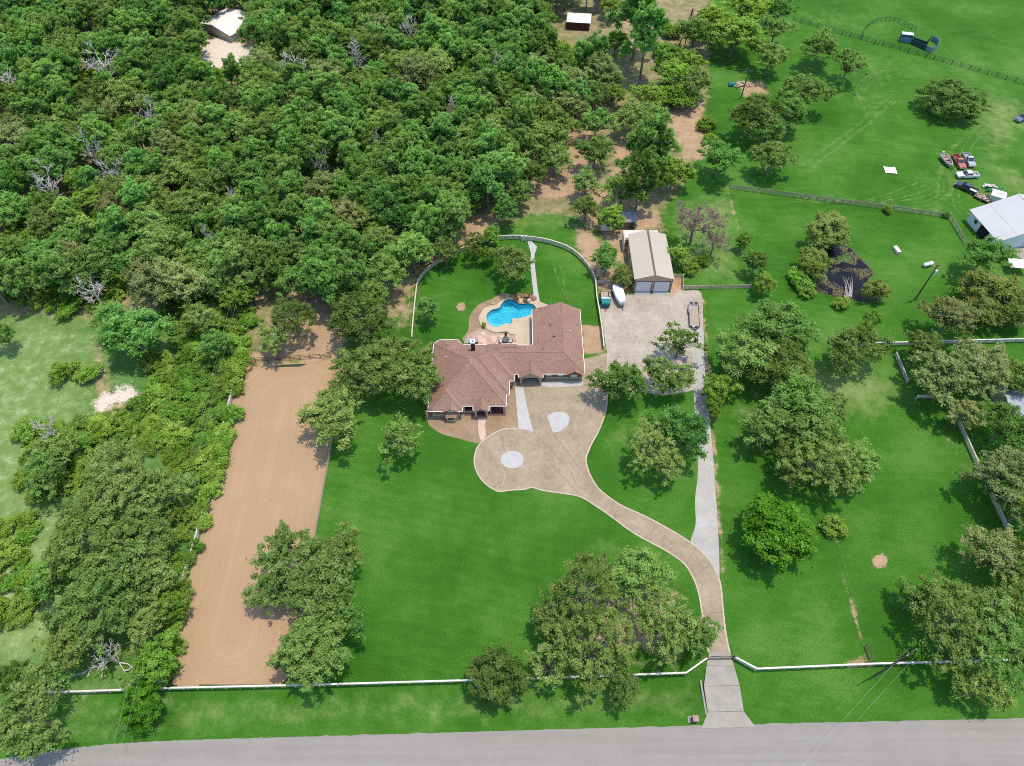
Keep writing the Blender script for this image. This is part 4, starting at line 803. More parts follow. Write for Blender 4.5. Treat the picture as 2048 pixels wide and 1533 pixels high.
fence('paddock_fence', 'long weathered white fence slanting down the right paddock', GL([(1868, 745), (1890, 797), (1930, 885), (1975, 985), (2016, 1075)]), 1.35, R3, 2.1, M('greyed_white', (.52, .46, .41)), .12, (.05, .16))
fence('paddock_fence', 'short white cross fence meeting the slanting paddock fence', GL([(1830, 799), (1888, 797)]), 1.35, R3, 2.1, M('greyed_white', (.52, .46, .41)))
fence('wire_fence', 'low old wire fence line on the bare strip in the right lawn', GL([(1645, 1000), (1670, 1075), (1700, 1190), (1722, 1290), (1732, 1325)]), 1.0, (.4, .9), 4.5, M('old_wire', (.22, .19, .16), None, 3, .8), .07, (.012, .012))
# iron drive gate
gt = thing('iron_gate', 'black arched iron drive gate between two posts at the entrance', 'gate', tuple(G(1440, 1319)))
gl, gr = G(1414, 1319)-gt.location, G(1465, 1318)-gt.location
for leafi, (a, b_) in enumerate(((gl, (gl+gr)/2), ((gl+gr)/2, gr))):
    d = b_-a; mb = MB(); hs = lambda t: 1.25+.4*math.sin(math.pi*(t*.5 if leafi == 0 else .5+t*.5))
    mb.tube([a+Vector((0, 0, .15)), b_+Vector((0, 0, .15))], .05, 5); mb.tube([a+d*t+Vector((0, 0, hs(t))) for t in np.linspace(0, 1, 7)], .05, 5)
    lf = mk('gate_leaf', mb, black_steel, gt, False)
    for k in range(7): t = k/6; mk('bar', MB().tube([a+d*t+Vector((0, 0, .15)), a+d*t+Vector((0, 0, hs(t)))], .035, 5), black_steel, lf, False)
for p in (gl-Vector((.15, 0, 0)), gr+Vector((.15, 0, 0))): mk('post', MB().box(p+Vector((0, 0, .85)), (.28, .28, 1.7)), M('post_stone', (.25, .17, .13), (.15, .1, .08), 3, .9), gt, False)
wg = thing('yard_gate', 'small white gate posts where the back walk meets the curved fence', 'gate', tuple(G(1048, 482)))
for x in (-.5, .5): mk('post', MB().box((x, -.15, .8), (.32, .3, 1.6)), white_paint, wg, False); mk('cap', MB().box((x, -.15, 1.66), (.42, .4, .1)), white_paint, wg, False)
mk('leaf', MB().b3(-.34, .34, -.2, -.15, .2, 1.3), white_paint, wg, False)
sg = thing('metal_gate', 'narrow dark metal gate panel standing at the roadside fence', 'gate', tuple(G(1741, 1326)))
for p, q in (((0, 0, .05), (0, 0, 1.3)), ((-.2, 2.6, .05), (-.2, 2.6, 1.3)), ((0, 0, 1.3), (-.2, 2.6, 1.3)), ((0, 0, .7), (-.2, 2.6, .7)), ((0, 0, .15), (-.2, 2.6, .15))): mk('bar', MB().tube([p, q], .05, 6), dark_pipe, sg, False)
mbx = thing('brick_mailbox', 'small brick mailbox pillar beside the road', 'mailbox', tuple(G(1388, 1441)))
mk('pillar', MB().box((0, 0, .65), (.75, .75, 1.3)), M('mail_brick', (.20, .10, .08), (.13, .065, .05), 3, .9, 0, 0, 15), mbx, False); mk('cap', MB().box((0, 0, 1.36), (.9, .9, .12)).box((0, 0, 1.46), (.7, .7, .1), 0, .6), M('mail_cap', (.36, .26, .22), None, 3, .9), mbx, False); mk('letter_box', MB().box((0, -.4, .95), (.25, .1, .25)), black_steel, mbx, False)
mk('slab', MB().box((-.6, .1, .03), (.7, .9, .06)), concrete_old, mbx, False)

# ------------------------------------------------------------------ utility poles and lines
def top_of(base, v):
    lo, hi = 0., 20.
    for _ in range(40):
        m_ = (lo+hi)/2
        if P(base.x, base.y, m_)[1] > v: lo = m_
        else: hi = m_
    return lo
def upole(label, bpx, tv, arm=1, arot=0., transformer=False, h=None):
    b_ = G(*bpx); h = h or top_of(b_, tv); t = thing('utility_pole', label, 'utility pole', tuple(b_))
    mk('pole', MB().tube([(0, 0, 0), (0, 0, h)], [.19, .13], 8), pole_wood, t, False)
    for k in range(arm): mk('crossarm', MB().box((0, 0, h-.45-k*.9), (2.2, .14, .14), arot), pole_wood, t, False)
    for s_ in (-1, 1): mk('insulator', MB().tube([(s_*.9*math.cos(arot), s_*.9*math.sin(arot), h-.38), (s_*.9*math.cos(arot), s_*.9*math.sin(arot), h-.12)], .07, 6), white_paint, t, False)
    if transformer: mk('transformer', MB().tube([(.4, -.1, h-2.6), (.4, -.1, h-1.6)], .3, 10), M('transformer_grey', (.60, .62, .64), None, 2, .5), t, False)
    return b_+Vector((0, 0, h))
pA = upole('wooden pole with transformer between the dark pond and right oaks', (1830, 600), 530, 1, .4, True)
pB = upole('wooden pole standing by the roadside fence at lower right', (1752, 1351), 1304, 1, .5)
pC = upole('thin wooden pole at the top edge of the right pasture trees', (1482, 197), 140, 1, 0)
pD = upole('wooden pole with crossarm amid scrub left of the sand arena', (318, 1243), 1224, 1, .6, False)
pE = upole('wooden pole in green scrub above the sand arena', (497, 585), 545, 1, .6, True)
hp = thing('pole_frame', 'three legged dark pole frame in the clearing at top right of centre', 'utility pole', tuple(G(1368, 92)))
for x0, y0 in ((-1.6, 0), (2.6, -.5), (.3, .4)): mk('pole', MB().tube([(x0, y0, 0), (.5, 0, 12)], [.17, .12], 6), pole_wood, hp, False)
line_m = M('line_wire', (.40, .40, .40), (.34, .34, .34), 1, .5)
def span(label, a, b_, off=(0, 0, 0), sag=1.2, n_=2):
    t = thing('power_line', label, 'power line', tuple(a)); a, b_ = Vector(a), Vector(b_); d = b_-a; nn = Vector((-d.y, d.x, 0)).normalized()
    for k in range(n_):
        o = nn*(k-(n_-1)/2)*1.3
        mk('wire', MB().tube([d*t_+o+Vector((0, 0, -sag*4*t_*(1-t_))) for t_ in np.linspace(0, 1, 14)], 0.011, 4), line_m, t, False)
span('pair of wires from the scrub pole down across the road at left', pD, G(215, 1560, 9), sag=.8)
span('pair of wires running up the left scrub beside the sand arena', pD, pE, sag=1.5)
span('pair of wires over the wood above the sand arena', pE, Vector(G(596, 190, 8)), sag=1.5)
span('pair of wires crossing the road at lower right', pB, G(1560, 1600, 8), sag=.6)
span('pair of wires over the wood at top centre', pC, Vector(G(595, 192, 8)), sag=2.)

# ------------------------------------------------------------------ trees
def quads_mesh(name, verts, tint, mat, facing):
    nq = len(verts)//4; me = bpy.data.meshes.new(name)
    me.vertices.add(nq*4); me.vertices.foreach_set('co', verts.astype(np.float32).ravel())
    me.loops.add(nq*4); me.loops.foreach_set('vertex_index', np.arange(nq*4, dtype=np.int32))
    me.polygons.add(nq); me.polygons.foreach_set('loop_start', np.arange(0, nq*4, 4, dtype=np.int32)); me.polygons.foreach_set('loop_total', np.full(nq, 4, np.int32))
    me.update(calc_edges=True)
    me.attributes.new('tint', 'FLOAT', 'POINT').data.foreach_set('value', np.repeat(tint, 4).astype(np.float32))
    me.attributes.new('facing', 'FLOAT_VECTOR', 'POINT').data.foreach_set('vector', np.repeat(norm(facing+np.array([0, 0, .75])), 4, 0).astype(np.float32).ravel())
    me.materials.append(MATS[mat]); return me
def norm(a): return a/(np.linalg.norm(a, axis=-1, keepdims=True)+1e-9)
def leaf_quads(r, c, d, ls, flat=.8):
    "pointed leaf sprays at c facing roughly d"
    n_ = len(c); nm = norm(d*.85+r.normal(size=(n_, 3))*.55+np.array([0, 0, flat]))
    t = norm(np.cross(nm, r.normal(size=(n_, 3)))); b_ = np.cross(nm, t)
    a = ls*r.uniform(.6, 1.35, (n_, 1)); w = a*r.uniform(.45, .75, (n_, 1)); cv = nm*a*.25
    return np.stack([c-t*a-cv, c+b_*w, c+t*a-cv, c-b_*w], 1).reshape(-1, 3)
def blobs_oak(r, R, zc, Rz, nb, low=-.35, fr=(.45, .97), gap=.12, lob=1.):
    az = r.uniform(0, 2*np.pi, nb*5); sz = r.uniform(low, 1, nb*5)
    ph = r.uniform(0, 6.28, 3)
    lobe = 1+lob*(.20*np.sin(2*az+ph[0])+.17*np.sin(3*az+ph[1])+.13*np.sin(5*az+ph[2]))
    rad = np.sqrt(np.clip(1-sz**2, 0, 1)); f = r.uniform(*fr, nb*5)
    c = np.stack([rad*np.cos(az)*R*lobe*f, rad*np.sin(az)*R*lobe*f, zc+sz*Rz*f*r.uniform(.8, 1.12, nb*5)], 1)
    keep = [0]                                # spread the clumps apart so that gaps stay between them
    for i in range(1, len(c)):
        if min(np.sum((c[keep]-c[i])**2, 1)) > (R*gap)**2: keep.append(i)
        if len(keep) >= nb: break
    return c[keep]
def trunk_mesh(r, H, zb, tips, rt, mat, name='trunk', lean=.05):
    mb = MB(); lx, ly = r.normal(0, lean, 2)*H*.4
    fork = Vector((lx, ly, zb)); mb.tube([(0, 0, -.3), (lx*.3, ly*.3, zb*.45), fork], [rt*1.25, rt, rt*.85], 7)
    for t in tips:
        t = Vector(t); d = t-fork; m1 = fork+d*.45+Vector((r.normal(0, .25), r.normal(0, .25), .12*d.length))
        L = d.length; mb.tube([fork-Vector((0, 0, .2)), m1, t], [rt*.5, rt*.3, rt*.1], 5, False)
    me = mb.mesh(name); me.materials.append(mat); return me
def make_broad(seed, R, H, nb, nl, ls, mat, zc=.62, rzf=.36, low=-.35, rb=(.09, .19), trunk_r=None, gap=.12, flat=.8, tw=.35, lob=1.):
    r = np.random.default_rng(seed); C_ = blobs_oak(r, R, zc*H, rzf*H, nb, low, (.45, .97), gap, lob)
    V, T, F_ = [], [], []
    for c in C_:
        k = int(nl*r.uniform(.6, 1.3)); d = norm(r.normal(size=(k, 3))); d[:, 2] = np.where(d[:, 2] < -.45, -d[:, 2], d[:, 2])
        rad = R*r.uniform(*rb); an = r.uniform(0, 6.28); st = np.exp(r.normal(0, .28)); ca, sa = np.cos(an), np.sin(an)
        q = d*rad*(np.abs(r.normal(.62, .38, (k, 1))))*np.array([1.15*st, 1.15/st, .62]); q = np.stack([q[:, 0]*ca-q[:, 1]*sa, q[:, 0]*sa+q[:, 1]*ca, q[:, 2]], 1); pts = c+q
        F_.append(d*.75+norm(c-np.array([0, 0, zc*H*.8]))*.35+r.normal(0, .35, (k, 3))); V.append(leaf_quads(r, pts, d, ls, flat)); T.append(np.clip(.5+r.normal(0, .13)+r.normal(0, tw*.5, k), 0, 1))
    V = np.concatenate(V); T = np.concatenate(T)
    crown = quads_mesh('crown', V, T, mat, np.concatenate(F_))
    tips = C_[r.choice(len(C_), min(26, len(C_)), False)]
    return trunk_mesh(r, H, (zc-rzf*.75)*H, tips, trunk_r or .026*H, bark), crown
def make_pine(seed, R=3.9, H=16., nb=120, nl=64):
    r = np.random.default_rng(seed); V, T, tips, F_ = [], [], [], []
    BR = []                              # limbs of uneven reach carry the tufts
    for k in range(15):
        zf = k/14; az = k*2.4+r.normal(0, .4); rr = R*(.25+.65*(1-zf)**.6)*r.uniform(.45, 1.12); BR.append(np.array([rr*np.cos(az), rr*np.sin(az), H*(.48+.47*zf)]))
    for i in range(nb):
        b0 = BR[i % len(BR)] + r.normal(0, 1, 3)*np.array([.20*R, .20*R, .05*H]); az = np.arctan2(b0[1], b0[0])
        c = np.array([b0[0], b0[1], min(b0[2], H)])
        k = int(nl*r.uniform(.7, 1.3)); d = norm(r.normal(size=(k, 3))+np.array([.35*np.cos(az), .35*np.sin(az), .45])); L = r.uniform(.6, 1.0, (k, 1))*R*.25
        s_ = norm(np.cross(d, r.normal(size=(k, 3))))*r.uniform(.07, .14, (k, 1))*R*.21*1.6
        F_.append(d); a0 = c+d*L*.1; a1 = c+d*L*.65; a2 = c+d*L*1.12
        V.append(np.stack([a0, a1+s_, a2, a1-s_], 1).reshape(-1, 3)); T.append(np.clip(.5+r.normal(0, .14)+r.normal(0, .13, k), 0, 1))
        if i % 7 == 0: tips.append(c)
    me = quads_mesh('crown', np.concatenate(V), np.concatenate(T), 'pine_leaf', np.concatenate(F_))
    mb = MB(); mb.tube([(0, 0, -.3), (.1, 0, H*.5), (0, .1, H*.93)], [.26, .19, .05], 7)
    for t in tips: z0 = max(H*.4, t[2]-1.0); mb.tube([(0, 0, z0), ((t[0])*.5, t[1]*.5, (z0+t[2])/2+.2), t], [.09, .06, .02], 5, False)
    tm = mb.mesh('trunk'); tm.materials.append(bark); return tm, me
def make_dead(seed, H=9., spread=.8, mat=deadwood, levels=3, fine=3, cone=False):
    r = random.Random(seed); tr, br = MB(), MB()
    tr.tube([(0, 0, -.2), (.15, .1, H*.3), (.1, -.1, H*.55 if not cone else H)], [H*.026, H*.02, H*.014 if not cone else .03], 7)
    def grow(p, d, L, rad, lev):
        q = p+d*L*.55+Vector((r.uniform(-.1, .1), r.uniform(-.1, .1), 0))*L; e = q+(d+Vector((r.uniform(-.4, .4), r.uniform(-.4, .4), r.uniform(-.1, .35)))).normalized()*L*.5
        br.tube([p, q, e], [rad, rad*.75, rad*.45], 5 if lev > 1 else 4, False)
        if lev > 0:
            for k in range(fine):
                s_ = r.choice([q, e, q.lerp(e, .5), p.lerp(q, .7)]); nd = (d*.6+Vector((r.gauss(0, .6), r.gauss(0, .6), r.gauss(.25, .4)))).normalized()
                grow(s_, nd, L*r.uniform(.45, .7), max(rad*.6, .042), lev-1)
    if cone:
        for i in range(46):
            z = H*(.25+.73*i/46); a = i*2.4; L = (H-z)*.42+.5; d = Vector((math.cos(a), math.sin(a), .25)); grow(Vector((0, 0, z)), d.normalized(), L*.7, .05, 1)
    else:
        for i in range(7):
            z = H*(.28+.27*i/6); a = i*2.4+r.random(); d = Vector((math.cos(a)*spread, math.sin(a)*spread, .75)).normalized(); grow(Vector((.12, 0, z)), d, H*.27*r.uniform(.8, 1.25), H*.011, levels)
    a_, b_ = tr.mesh('trunk'), br.mesh('branches'); a_.materials.append(mat); b_.materials.append(mat); return a_, b_
KIND = {   # reference radius, height, meshes, name, words
 'oak': (5., 9.5, [make_broad(10+i, 5., 9.5, 104, 86, .215, 'oak_leaf', gap=.135) for i in range(6)], 'oak_tree', 'olive green oak'),
 'big': (8., 12.5, [make_broad(30+i, 8., 12.5, 200, 104, .225, 'oak_leaf', .60, .34, -.3, (.055, .125), None, .095) for i in range(3)], 'oak_tree', 'wide spreading oak'),
 'airy': (8., 12.5, [make_broad(170+i, 8., 12.5, 128, 96, .22, 'oak_leaf', .60, .34, -.3, (.05, .125), None, .115) for i in range(3)], 'oak_tree', 'open crowned oak'),
 'round': (8., 9.5, [make_broad(180, 8., 9.5, 260, 92, .22, 'oak_leaf', .50, .44, -.7, (.06, .11), None, .085, lob=.35)], 'oak_tree', 'round dense oak'),
 'deep': (5., 10., [make_broad(40+i, 5., 10., 112, 88, .21, 'deep_leaf', .6, .38, gap=.13) for i in range(4)], 'oak_tree', 'deep green oak'),
 'pine': (3.9, 16., [make_pine(60+i) for i in range(6)], 'pine_tree', 'tufted green pine'),
 'maple': (5.5, 10., [make_broad(80+i, 5.5, 10., 110, 150, .24, 'bright_leaf', .54, .45, -.6, (.12, .19), lob=.4) for i in range(2)], 'maple_tree', 'dense bright green tree'),
 'cedar': (5., 9., [make_broad(90, 5., 9., 105, 160, 0.22, 'cedar_leaf', .52, .46, -.7, (.11, .17), lob=.4)], 'evergreen_tree', 'dense dark evergreen'),
 'willow': (4.5, 7.5, [make_broad(100+i, 4.5, 7.5, 80, 170, .20, 'willow_leaf', .55, .40, -.6, (.15, .23)) for i in range(2)], 'willow_tree', 'yellow green willow'),
 'sparse': (4.5, 9., [make_broad(110+i, 4.5, 9., 52, 60, .24, 'oak_leaf', .62, .36, -.3, (.09, .16)) for i in range(2)], 'oak_tree', 'thin half bare oak'),
 'bush': (2., 2.6, [make_broad(120+i, 2., 2.6, 40, 120, .16, 'scrub_leaf', .42, .5, -.4, (.2, .32), .06) for i in range(4)], 'bush', 'leafy green bush'),
 'elm': (4.2, 8., [make_broad(130+i, 4.2, 8., 120, 84, .19, 'scrub_leaf', .56, .40, -.5, (.10, .18)) for i in range(3)], 'elm_tree', 'light green broadleaf tree'),
 'pale': (5., 9.5, [make_broad(190+i, 5., 9.5, 104, 86, .215, 'pale_leaf', gap=.135) for i in range(2)], 'oak_tree', 'pale olive oak'),
 'dead': (4., 9., [make_dead(140+i) for i in range(3)], 'dead_tree', 'grey leafless dead tree'),
 'snag': (3.2, 11., [make_dead(150, 11., .8, deadwood, 1, 4, True)], 'dead_tree', 'pale dead conifer'),
 'brown': (5., 10., [make_dead(160+i, 10., .9, brownwood, 4, 4) for i in range(2)], 'dead_tree', 'brown bare branched tree'),
}
TREES = []; COUNT = {}
def plant(kind, loc, R, h=None, label=None, rz=None, wild=True):
    R0, H0, ms, nm, words = KIND[kind]; i = COUNT.get(kind, 0); COUNT[kind] = i+1
    tm, cm = ms[i % len(ms)]; s_ = R/R0; h = h or H0*(.45+.55*s_)
    t = thing(nm, label, words.split()[-1] if nm == 'bush' else 'tree', (loc[0], loc[1], -.05), random.uniform(0, 6.28) if rz is None else rz); ax = random.uniform(.84, 1.2) if wild else random.uniform(.96, 1.04); t.scale = (s_*ax, s_/ax, h/H0)
    for pn, me in (('trunk', tm), (cm.name.split('.')[0], cm)):
        o = bpy.data.objects.new(pn, me); C.objects.link(o); o.parent = t
    TREES.append([t, kind, R, *P(loc[0], loc[1], h*.6), label]); return t
def T(kind, u, v, r, h=None, label=None):
    R0, H0 = KIND[kind][:2]
    r *= .88 if kind in ('oak', 'deep', 'big', 'airy', 'pale', 'elm', 'willow', 'sparse') else 1
    R = r*px_m(v, 5); hh = h or H0*(.45+.55*R/R0); p = G(u, v, hh*.58); R = r*px_m(v, hh*.6)
    return plant(kind, p, R, hh, label, None, False)
# --- trees one can pick out in the photo: kind, photo place of the crown, its radius in photo pixels
for a in [
 ('oak', 668, 838, 70, None, 'round olive oak between the sand arena and the house'), ('oak', 722, 640, 72), ('big', 778, 735, 92), ('oak', 838, 762, 52), ('oak', 705, 770, 46), ('sparse', 798, 880, 54, None, 'loose airy oak at the left tip of the mulch bed'),
 ('deep', 745, 590, 42), ('big', 618, 1140, 112, None, 'huge spreading oak leaning over the right edge of the sand arena'), ('big', 632, 1285, 92, None, 'big oak below the huge arena oak near the road fence'), ('oak', 690, 1095, 46), ('deep', 690, 1240, 48), ('oak', 545, 1185, 48), ('oak', 590, 1330, 46),
 ('cedar', 993, 1352, 60, None, 'dense dark round evergreen growing through the road fence'), ('airy', 1168, 1185, 92), ('deep', 1275, 1145, 66), ('airy', 1185, 1290, 105, None, 'largest oak of the front lawn clump left of the gate'), ('airy', 1330, 1245, 82), ('deep', 1390, 1270, 46), ('oak', 1105, 1245, 46), ('oak', 1245, 1375, 40), ('sparse', 1100, 1330, 50),
 ('deep', 1243, 765, 55, None, 'oak at the right edge of the turning circle drive'), ('oak', 1335, 755, 50), ('sparse', 1360, 685, 48, None, 'thin half bare oak standing in the gravel yard'), ('deep', 1362, 858, 62), ('airy', 1302, 900, 64), ('sparse', 1335, 935, 40), ('elm', 1438, 775, 38), ('elm', 1430, 812, 24),
 ('deep', 1552, 655, 78), ('oak', 1495, 715, 66), ('oak', 1562, 735, 66), ('deep', 1600, 800, 66), ('oak', 1540, 855, 58), ('oak', 1625, 865, 62), ('airy', 1650, 935, 82), ('deep', 1715, 930, 52), ('oak', 1580, 930, 46), ('sparse', 1665, 820, 40), ('oak', 1710, 700, 62, None, 'oak covering the left end of the paddock fence'),
 ('maple', 1556, 1058, 72, None, 'dense bright green round tree alone on the right lawn'), ('bush', 1669, 1050, 23, None, 'small green bush on the bare strip in the right lawn'),
 ('deep', 1512, 525, 28), ('elm', 1528, 568, 26), ('elm', 1488, 480, 18), ('willow', 1658, 460, 48, None, 'larger yellow green willow above the dark pond'), ('willow', 1630, 524, 36, None, 'yellow green willow overhanging the left side of the dark pond'), ('willow', 1754, 578, 26, None, 'small yellow green willow at the lower right of the dark pond'), ('bush', 1602, 558, 24), ('bush', 1684, 605, 16), ('bush', 1618, 580, 16), ('bush', 1750, 632, 15), ('bush', 1735, 650, 13), ('bush', 1777, 418, 9), ('bush', 1893, 427, 8),
 ('deep', 1968, 512, 50, None, 'dark green oak hiding the lower corner of the white barn'), ('willow', 1985, 580, 58), ('pale', 1900, 635, 54), ('willow', 1960, 615, 42), ('willow', 2030, 610, 50), ('oak', 1845, 695, 40), ('pale', 1885, 755, 72), ('pale', 1965, 735, 66), ('oak', 2030, 755, 50), ('pale', 1930, 830, 38), ('deep', 2012, 850, 58), ('pale', 2005, 955, 74), ('oak', 2045, 1020, 60), ('pale', 1985, 1105, 64), ('oak', 2045, 1130, 55), ('airy', 1895, 1235, 100, None, 'wide spreading oak over the lower right roadside fence'), ('big', 1990, 1290, 92), ('deep', 1830, 1200, 40), ('oak', 2030, 1200, 62), ('oak', 1960, 1375, 50),
 ('round', 1907, 192, 66, 8.5, 'lone broad olive oak standing in the top right pasture'), ('oak', 1640, 95, 44), ('sparse', 1697, 130, 42), ('oak', 1606, 185, 52), ('deep', 1580, 225, 44), ('oak', 1508, 232, 60), ('deep', 1540, 262, 40), ('oak', 1545, 315, 46), ('deep', 1440, 318, 46), ('elm', 1470, 68, 62), ('deep', 1392, 66, 40), ('elm', 1425, 40, 44), ('oak', 1540, 115, 42), ('sparse', 1552, 58, 40), ('elm', 1495, 14, 46), ('deep', 1560, 20, 30), ('bush', 1412, 245, 18), ('bush', 1420, 275, 14),
 ('oak', 1026, 530, 48, None, 'leafy oak beside the straight back walk above the pool'), ('sparse', 950, 492, 30), ('deep', 857, 618, 27, None, 'small dark green tree on the lawn left of the pool'), ('elm', 975, 508, 18), ('bush', 968, 649, 5, None, 'small potted shrub on the pool deck edge'), ('bush', 931, 690, 4, None, 'tiny shrub at the patio corner by the house'),
 ('deep', 1213, 520, 34), ('elm', 1224, 435, 32), ('oak', 1172, 418, 30), ('willow', 1245, 552, 24, None, 'bushy olive tree at the workshop front left corner'), ('brown', 1393, 440, 64, None, 'brown bare tree right of the tan workshop'), ('brown', 1430, 478, 40), ('bush', 1380, 535, 16), ('elm', 1355, 510, 24), ('bush', 1405, 520, 15), ('deep', 1010, 420, 34), ('elm', 985, 470, 22), ('oak', 890, 505, 30),
 ('oak', 1085, 285, 58), ('oak', 1110, 318, 40), ('sparse', 1136, 252, 30), ('deep', 1193, 247, 40), ('deep', 1190, 305, 42), ('oak', 1172, 365, 34), ('deep', 1246, 380, 46), ('pine', 1303, 300, 48), ('elm', 1347, 345, 45), ('oak', 1262, 238, 42), ('oak', 1300, 245, 46), ('elm', 1297, 192, 38), ('bush', 1352, 186, 42), ('elm', 1347, 145, 42), ('elm', 1226, 186, 28), ('pine', 1278, 30, 45), ('elm', 1222, 14, 26), ('elm', 1232, 82, 32), ('elm', 1118, 98, 22), ('elm', 1160, 108, 26), ('pine', 1292, 80, 40), ('pine', 1282, 360, 36), ('oak', 1395, 165, 36), ('elm', 1380, 120, 30), ('bush', 1345, 60, 22), ('bush', 1330, 100, 24), ('oak', 1060, 350, 36), ('deep', 1040, 385, 34),
 # left side
 ('deep', 265, 665, 75, None, 'big deep green oak beside the bare sand spot at left'), ('oak', 225, 640, 45), ('airy', 585, 638, 56), ('oak', 545, 680, 38), ('bush', 122, 742, 27, None, 'dark shrub on the pale left meadow'), ('bush', 175, 745, 24), ('deep', 8, 672, 28), ('oak', 110, 905, 46), ('deep', 95, 950, 50), ('big', 240, 965, 95), ('oak', 330, 985, 55), ('big', 175, 1080, 105), ('oak', 290, 1060, 62), ('big', 205, 1195, 108), ('oak', 300, 1150, 62), ('oak', 150, 1280, 62), ('oak', 290, 1250, 46), ('deep', 100, 1160, 50), ('elm', 345, 1215, 36), ('elm', 312, 1320, 52), ('maple', 283, 1412, 46, 6, 'bright rounded bush tree interrupting the road fence at left'), ('oak', 60, 1430, 85, None, 'oak filling the bottom left corner'), ('deep', 20, 1360, 36), ('bush', 458, 826, 22), ('bush', 448, 866, 20), ('bush', 438, 905, 24), ('bush', 424, 948, 22), ('bush', 404, 1046, 17), ('bush', 388, 1092, 16), ('bush', 364, 1182, 20), ('bush', 352, 1245, 20), ('bush', 346, 1292, 20), ('bush', 336, 1338, 20), ('bush', 410, 985, 24), ('bush', 398, 1018, 18), ('bush', 372, 1118, 20), ('bush', 430, 940, 18), ('dead', 185, 578, 48, None, 'silver grey dead tree left above the pale meadow'), ('dead', 95, 370, 44, 14), ('dead', 25, 165, 44, 14), ('dead', 590, 135, 44, 14), ('dead', 205, 130, 50, 14), ('dead', 95, 855, 34), ('dead', 225, 345, 34, 14), ('dead', 185, 300, 36, 14), ('snag', 712, 115, 26, 15, 'pale dead conifer standing out of the wood at top centre'), ('snag', 905, 222, 22, 12, 'small white dead tree deep in the wood'), ('dead', 660, 1180, 28, None, 'grey bare branches inside the huge arena oak'), ('dead', 215, 1310, 40), ('dead', 300, 230, 30, 14), ('dead', 470, 400, 26, 13), ('dead', 820, 60, 28, 14), ('dead', 640, 330, 22, 13), ('dead', 420, 480, 24, 12), ('dead', 1000, 130, 24, 14), ('dead', 760, 300, 20, 13), ('deep', 430, 690, 36), ('oak', 400, 640, 42), ('elm', 470, 590, 40)]:
    T(*a)
# --- the wood: individual trees set at random, none nearer than their crowns allow
def inpoly(u, v, poly):
    c = False; n_ = len(poly)
    for i in range(n_):
        (x0, y0), (x1, y1) = poly[i], poly[i-1]
        if (y0 > v) != (y1 > v) and u < (x1-x0)*(v-y0)/(y1-y0)+x0: c = not c
    return c
wood_px = [(-50, -35), (1225, -35), (1215, 190), (1165, 205), (1105, 235), (1030, 320), (985, 400), (900, 460), (850, 485), (800, 540), (700, 570), (620, 560), (520, 560), (440, 600), (340, 590), (210, 560), (60, 560), (-50, 590)]
holes_px = [[(385, 20), (470, -10), (520, 10), (515, 75), (500, 140), (400, 145), (385, 80)], [(1098, -10), (1226, -5), (1218, 104), (1098, 104)], [(120, 80), (215, 0), (225, 40), (160, 110)], [(0, 200), (30, 210), (30, 300), (-10, 300)]]
placed = [(t[0].location.x, t[0].location.y, t[2]) for t in TREES]
wr = random.Random(11); nf = 0; tries = 0
while tries < 30000 and nf < 720:
    tries += 1
    x, y = wr.uniform(-200, 75), wr.uniform(110, 275)
    mixn = mnoise.noise(Vector((x*.018, y*.018, 3.)))+mnoise.noise(Vector((x*.06, y*.06, 9.)))*.5
    pn = (.50 if COUNT.get('pine', 0) < 285 else -9)+.6*mixn+(.18 if x > -60 and y > 150 else -.08); q = wr.random()
    kind = 'pine' if q < pn else wr.choice(['oak', 'oak', 'oak', 'deep', 'deep', 'elm', 'elm', 'pale'])
    R = {'pine': wr.triangular(2.4, 5.6, 3.8), 'oak': wr.triangular(3.0, 7.0, 4.6), 'deep': wr.triangular(2.8, 6.4, 4.4), 'elm': wr.triangular(1.8, 5.2, 3.0), 'pale': wr.triangular(3.5, 7, 5)}[kind]
    hh = {'pine': wr.uniform(6.5, 9)+R*1.1, 'oak': wr.uniform(5, 7)+R, 'deep': wr.uniform(5, 7.5)+R, 'elm': wr.uniform(3, 4)+R, 'pale': wr.uniform(5, 7)+R}[kind]
    u, v = P(x, y, hh*.6)
    if not inpoly(u, v, wood_px) or any(inpoly(u, v, h_) for h_ in holes_px): continue
    if any((x-a)**2+(y-b_)**2 < (.52*(R+c_))**2 for a, b_, c_ in placed): continue
    placed.append((x, y, R)); plant(kind, (x, y), R, hh); nf += 1
# --- scrub: bushes one can tell apart, left of the arena and at the wood's edge
scrub_px = [[(310, 560), (480, 560), (500, 640), (480, 720), (470, 790), (450, 880), (415, 960), (350, 950), (290, 880), (310, 830), (350, 720), (330, 640)], [(20, 440), (330, 570), (150, 620), (20, 600), (-20, 500)], [(40, 860), (170, 850), (160, 960), (60, 1000)], [(-20, 1050), (60, 1040), (70, 1240), (-20, 1240)], [(150, 840), (300, 800), (330, 900), (200, 900)], [(290, 720), (360, 700), (360, 800), (300, 800)], [(345, 980), (370, 1000), (350, 1150), (330, 1220)]]
pb = []; tries = 0; nb_ = 0
while tries < 6000 and nb_ < 190:
    tries += 1
    x, y = wr.uniform(-140, -50), wr.uniform(35, 150); R = wr.uniform(1.3, 2.9); u, v = P(x, y, 1.2)
    if not any(inpoly(u, v, p_) for p_ in scrub_px): continue
    if any((x-a)**2+(y-b_)**2 < (.62*(R+c_))**2 for a, b_, c_ in pb): continue
    pb.append((x, y, R)); nb_ += 1; plant('bush', (x, y), R, R*wr.uniform(.9, 1.35))
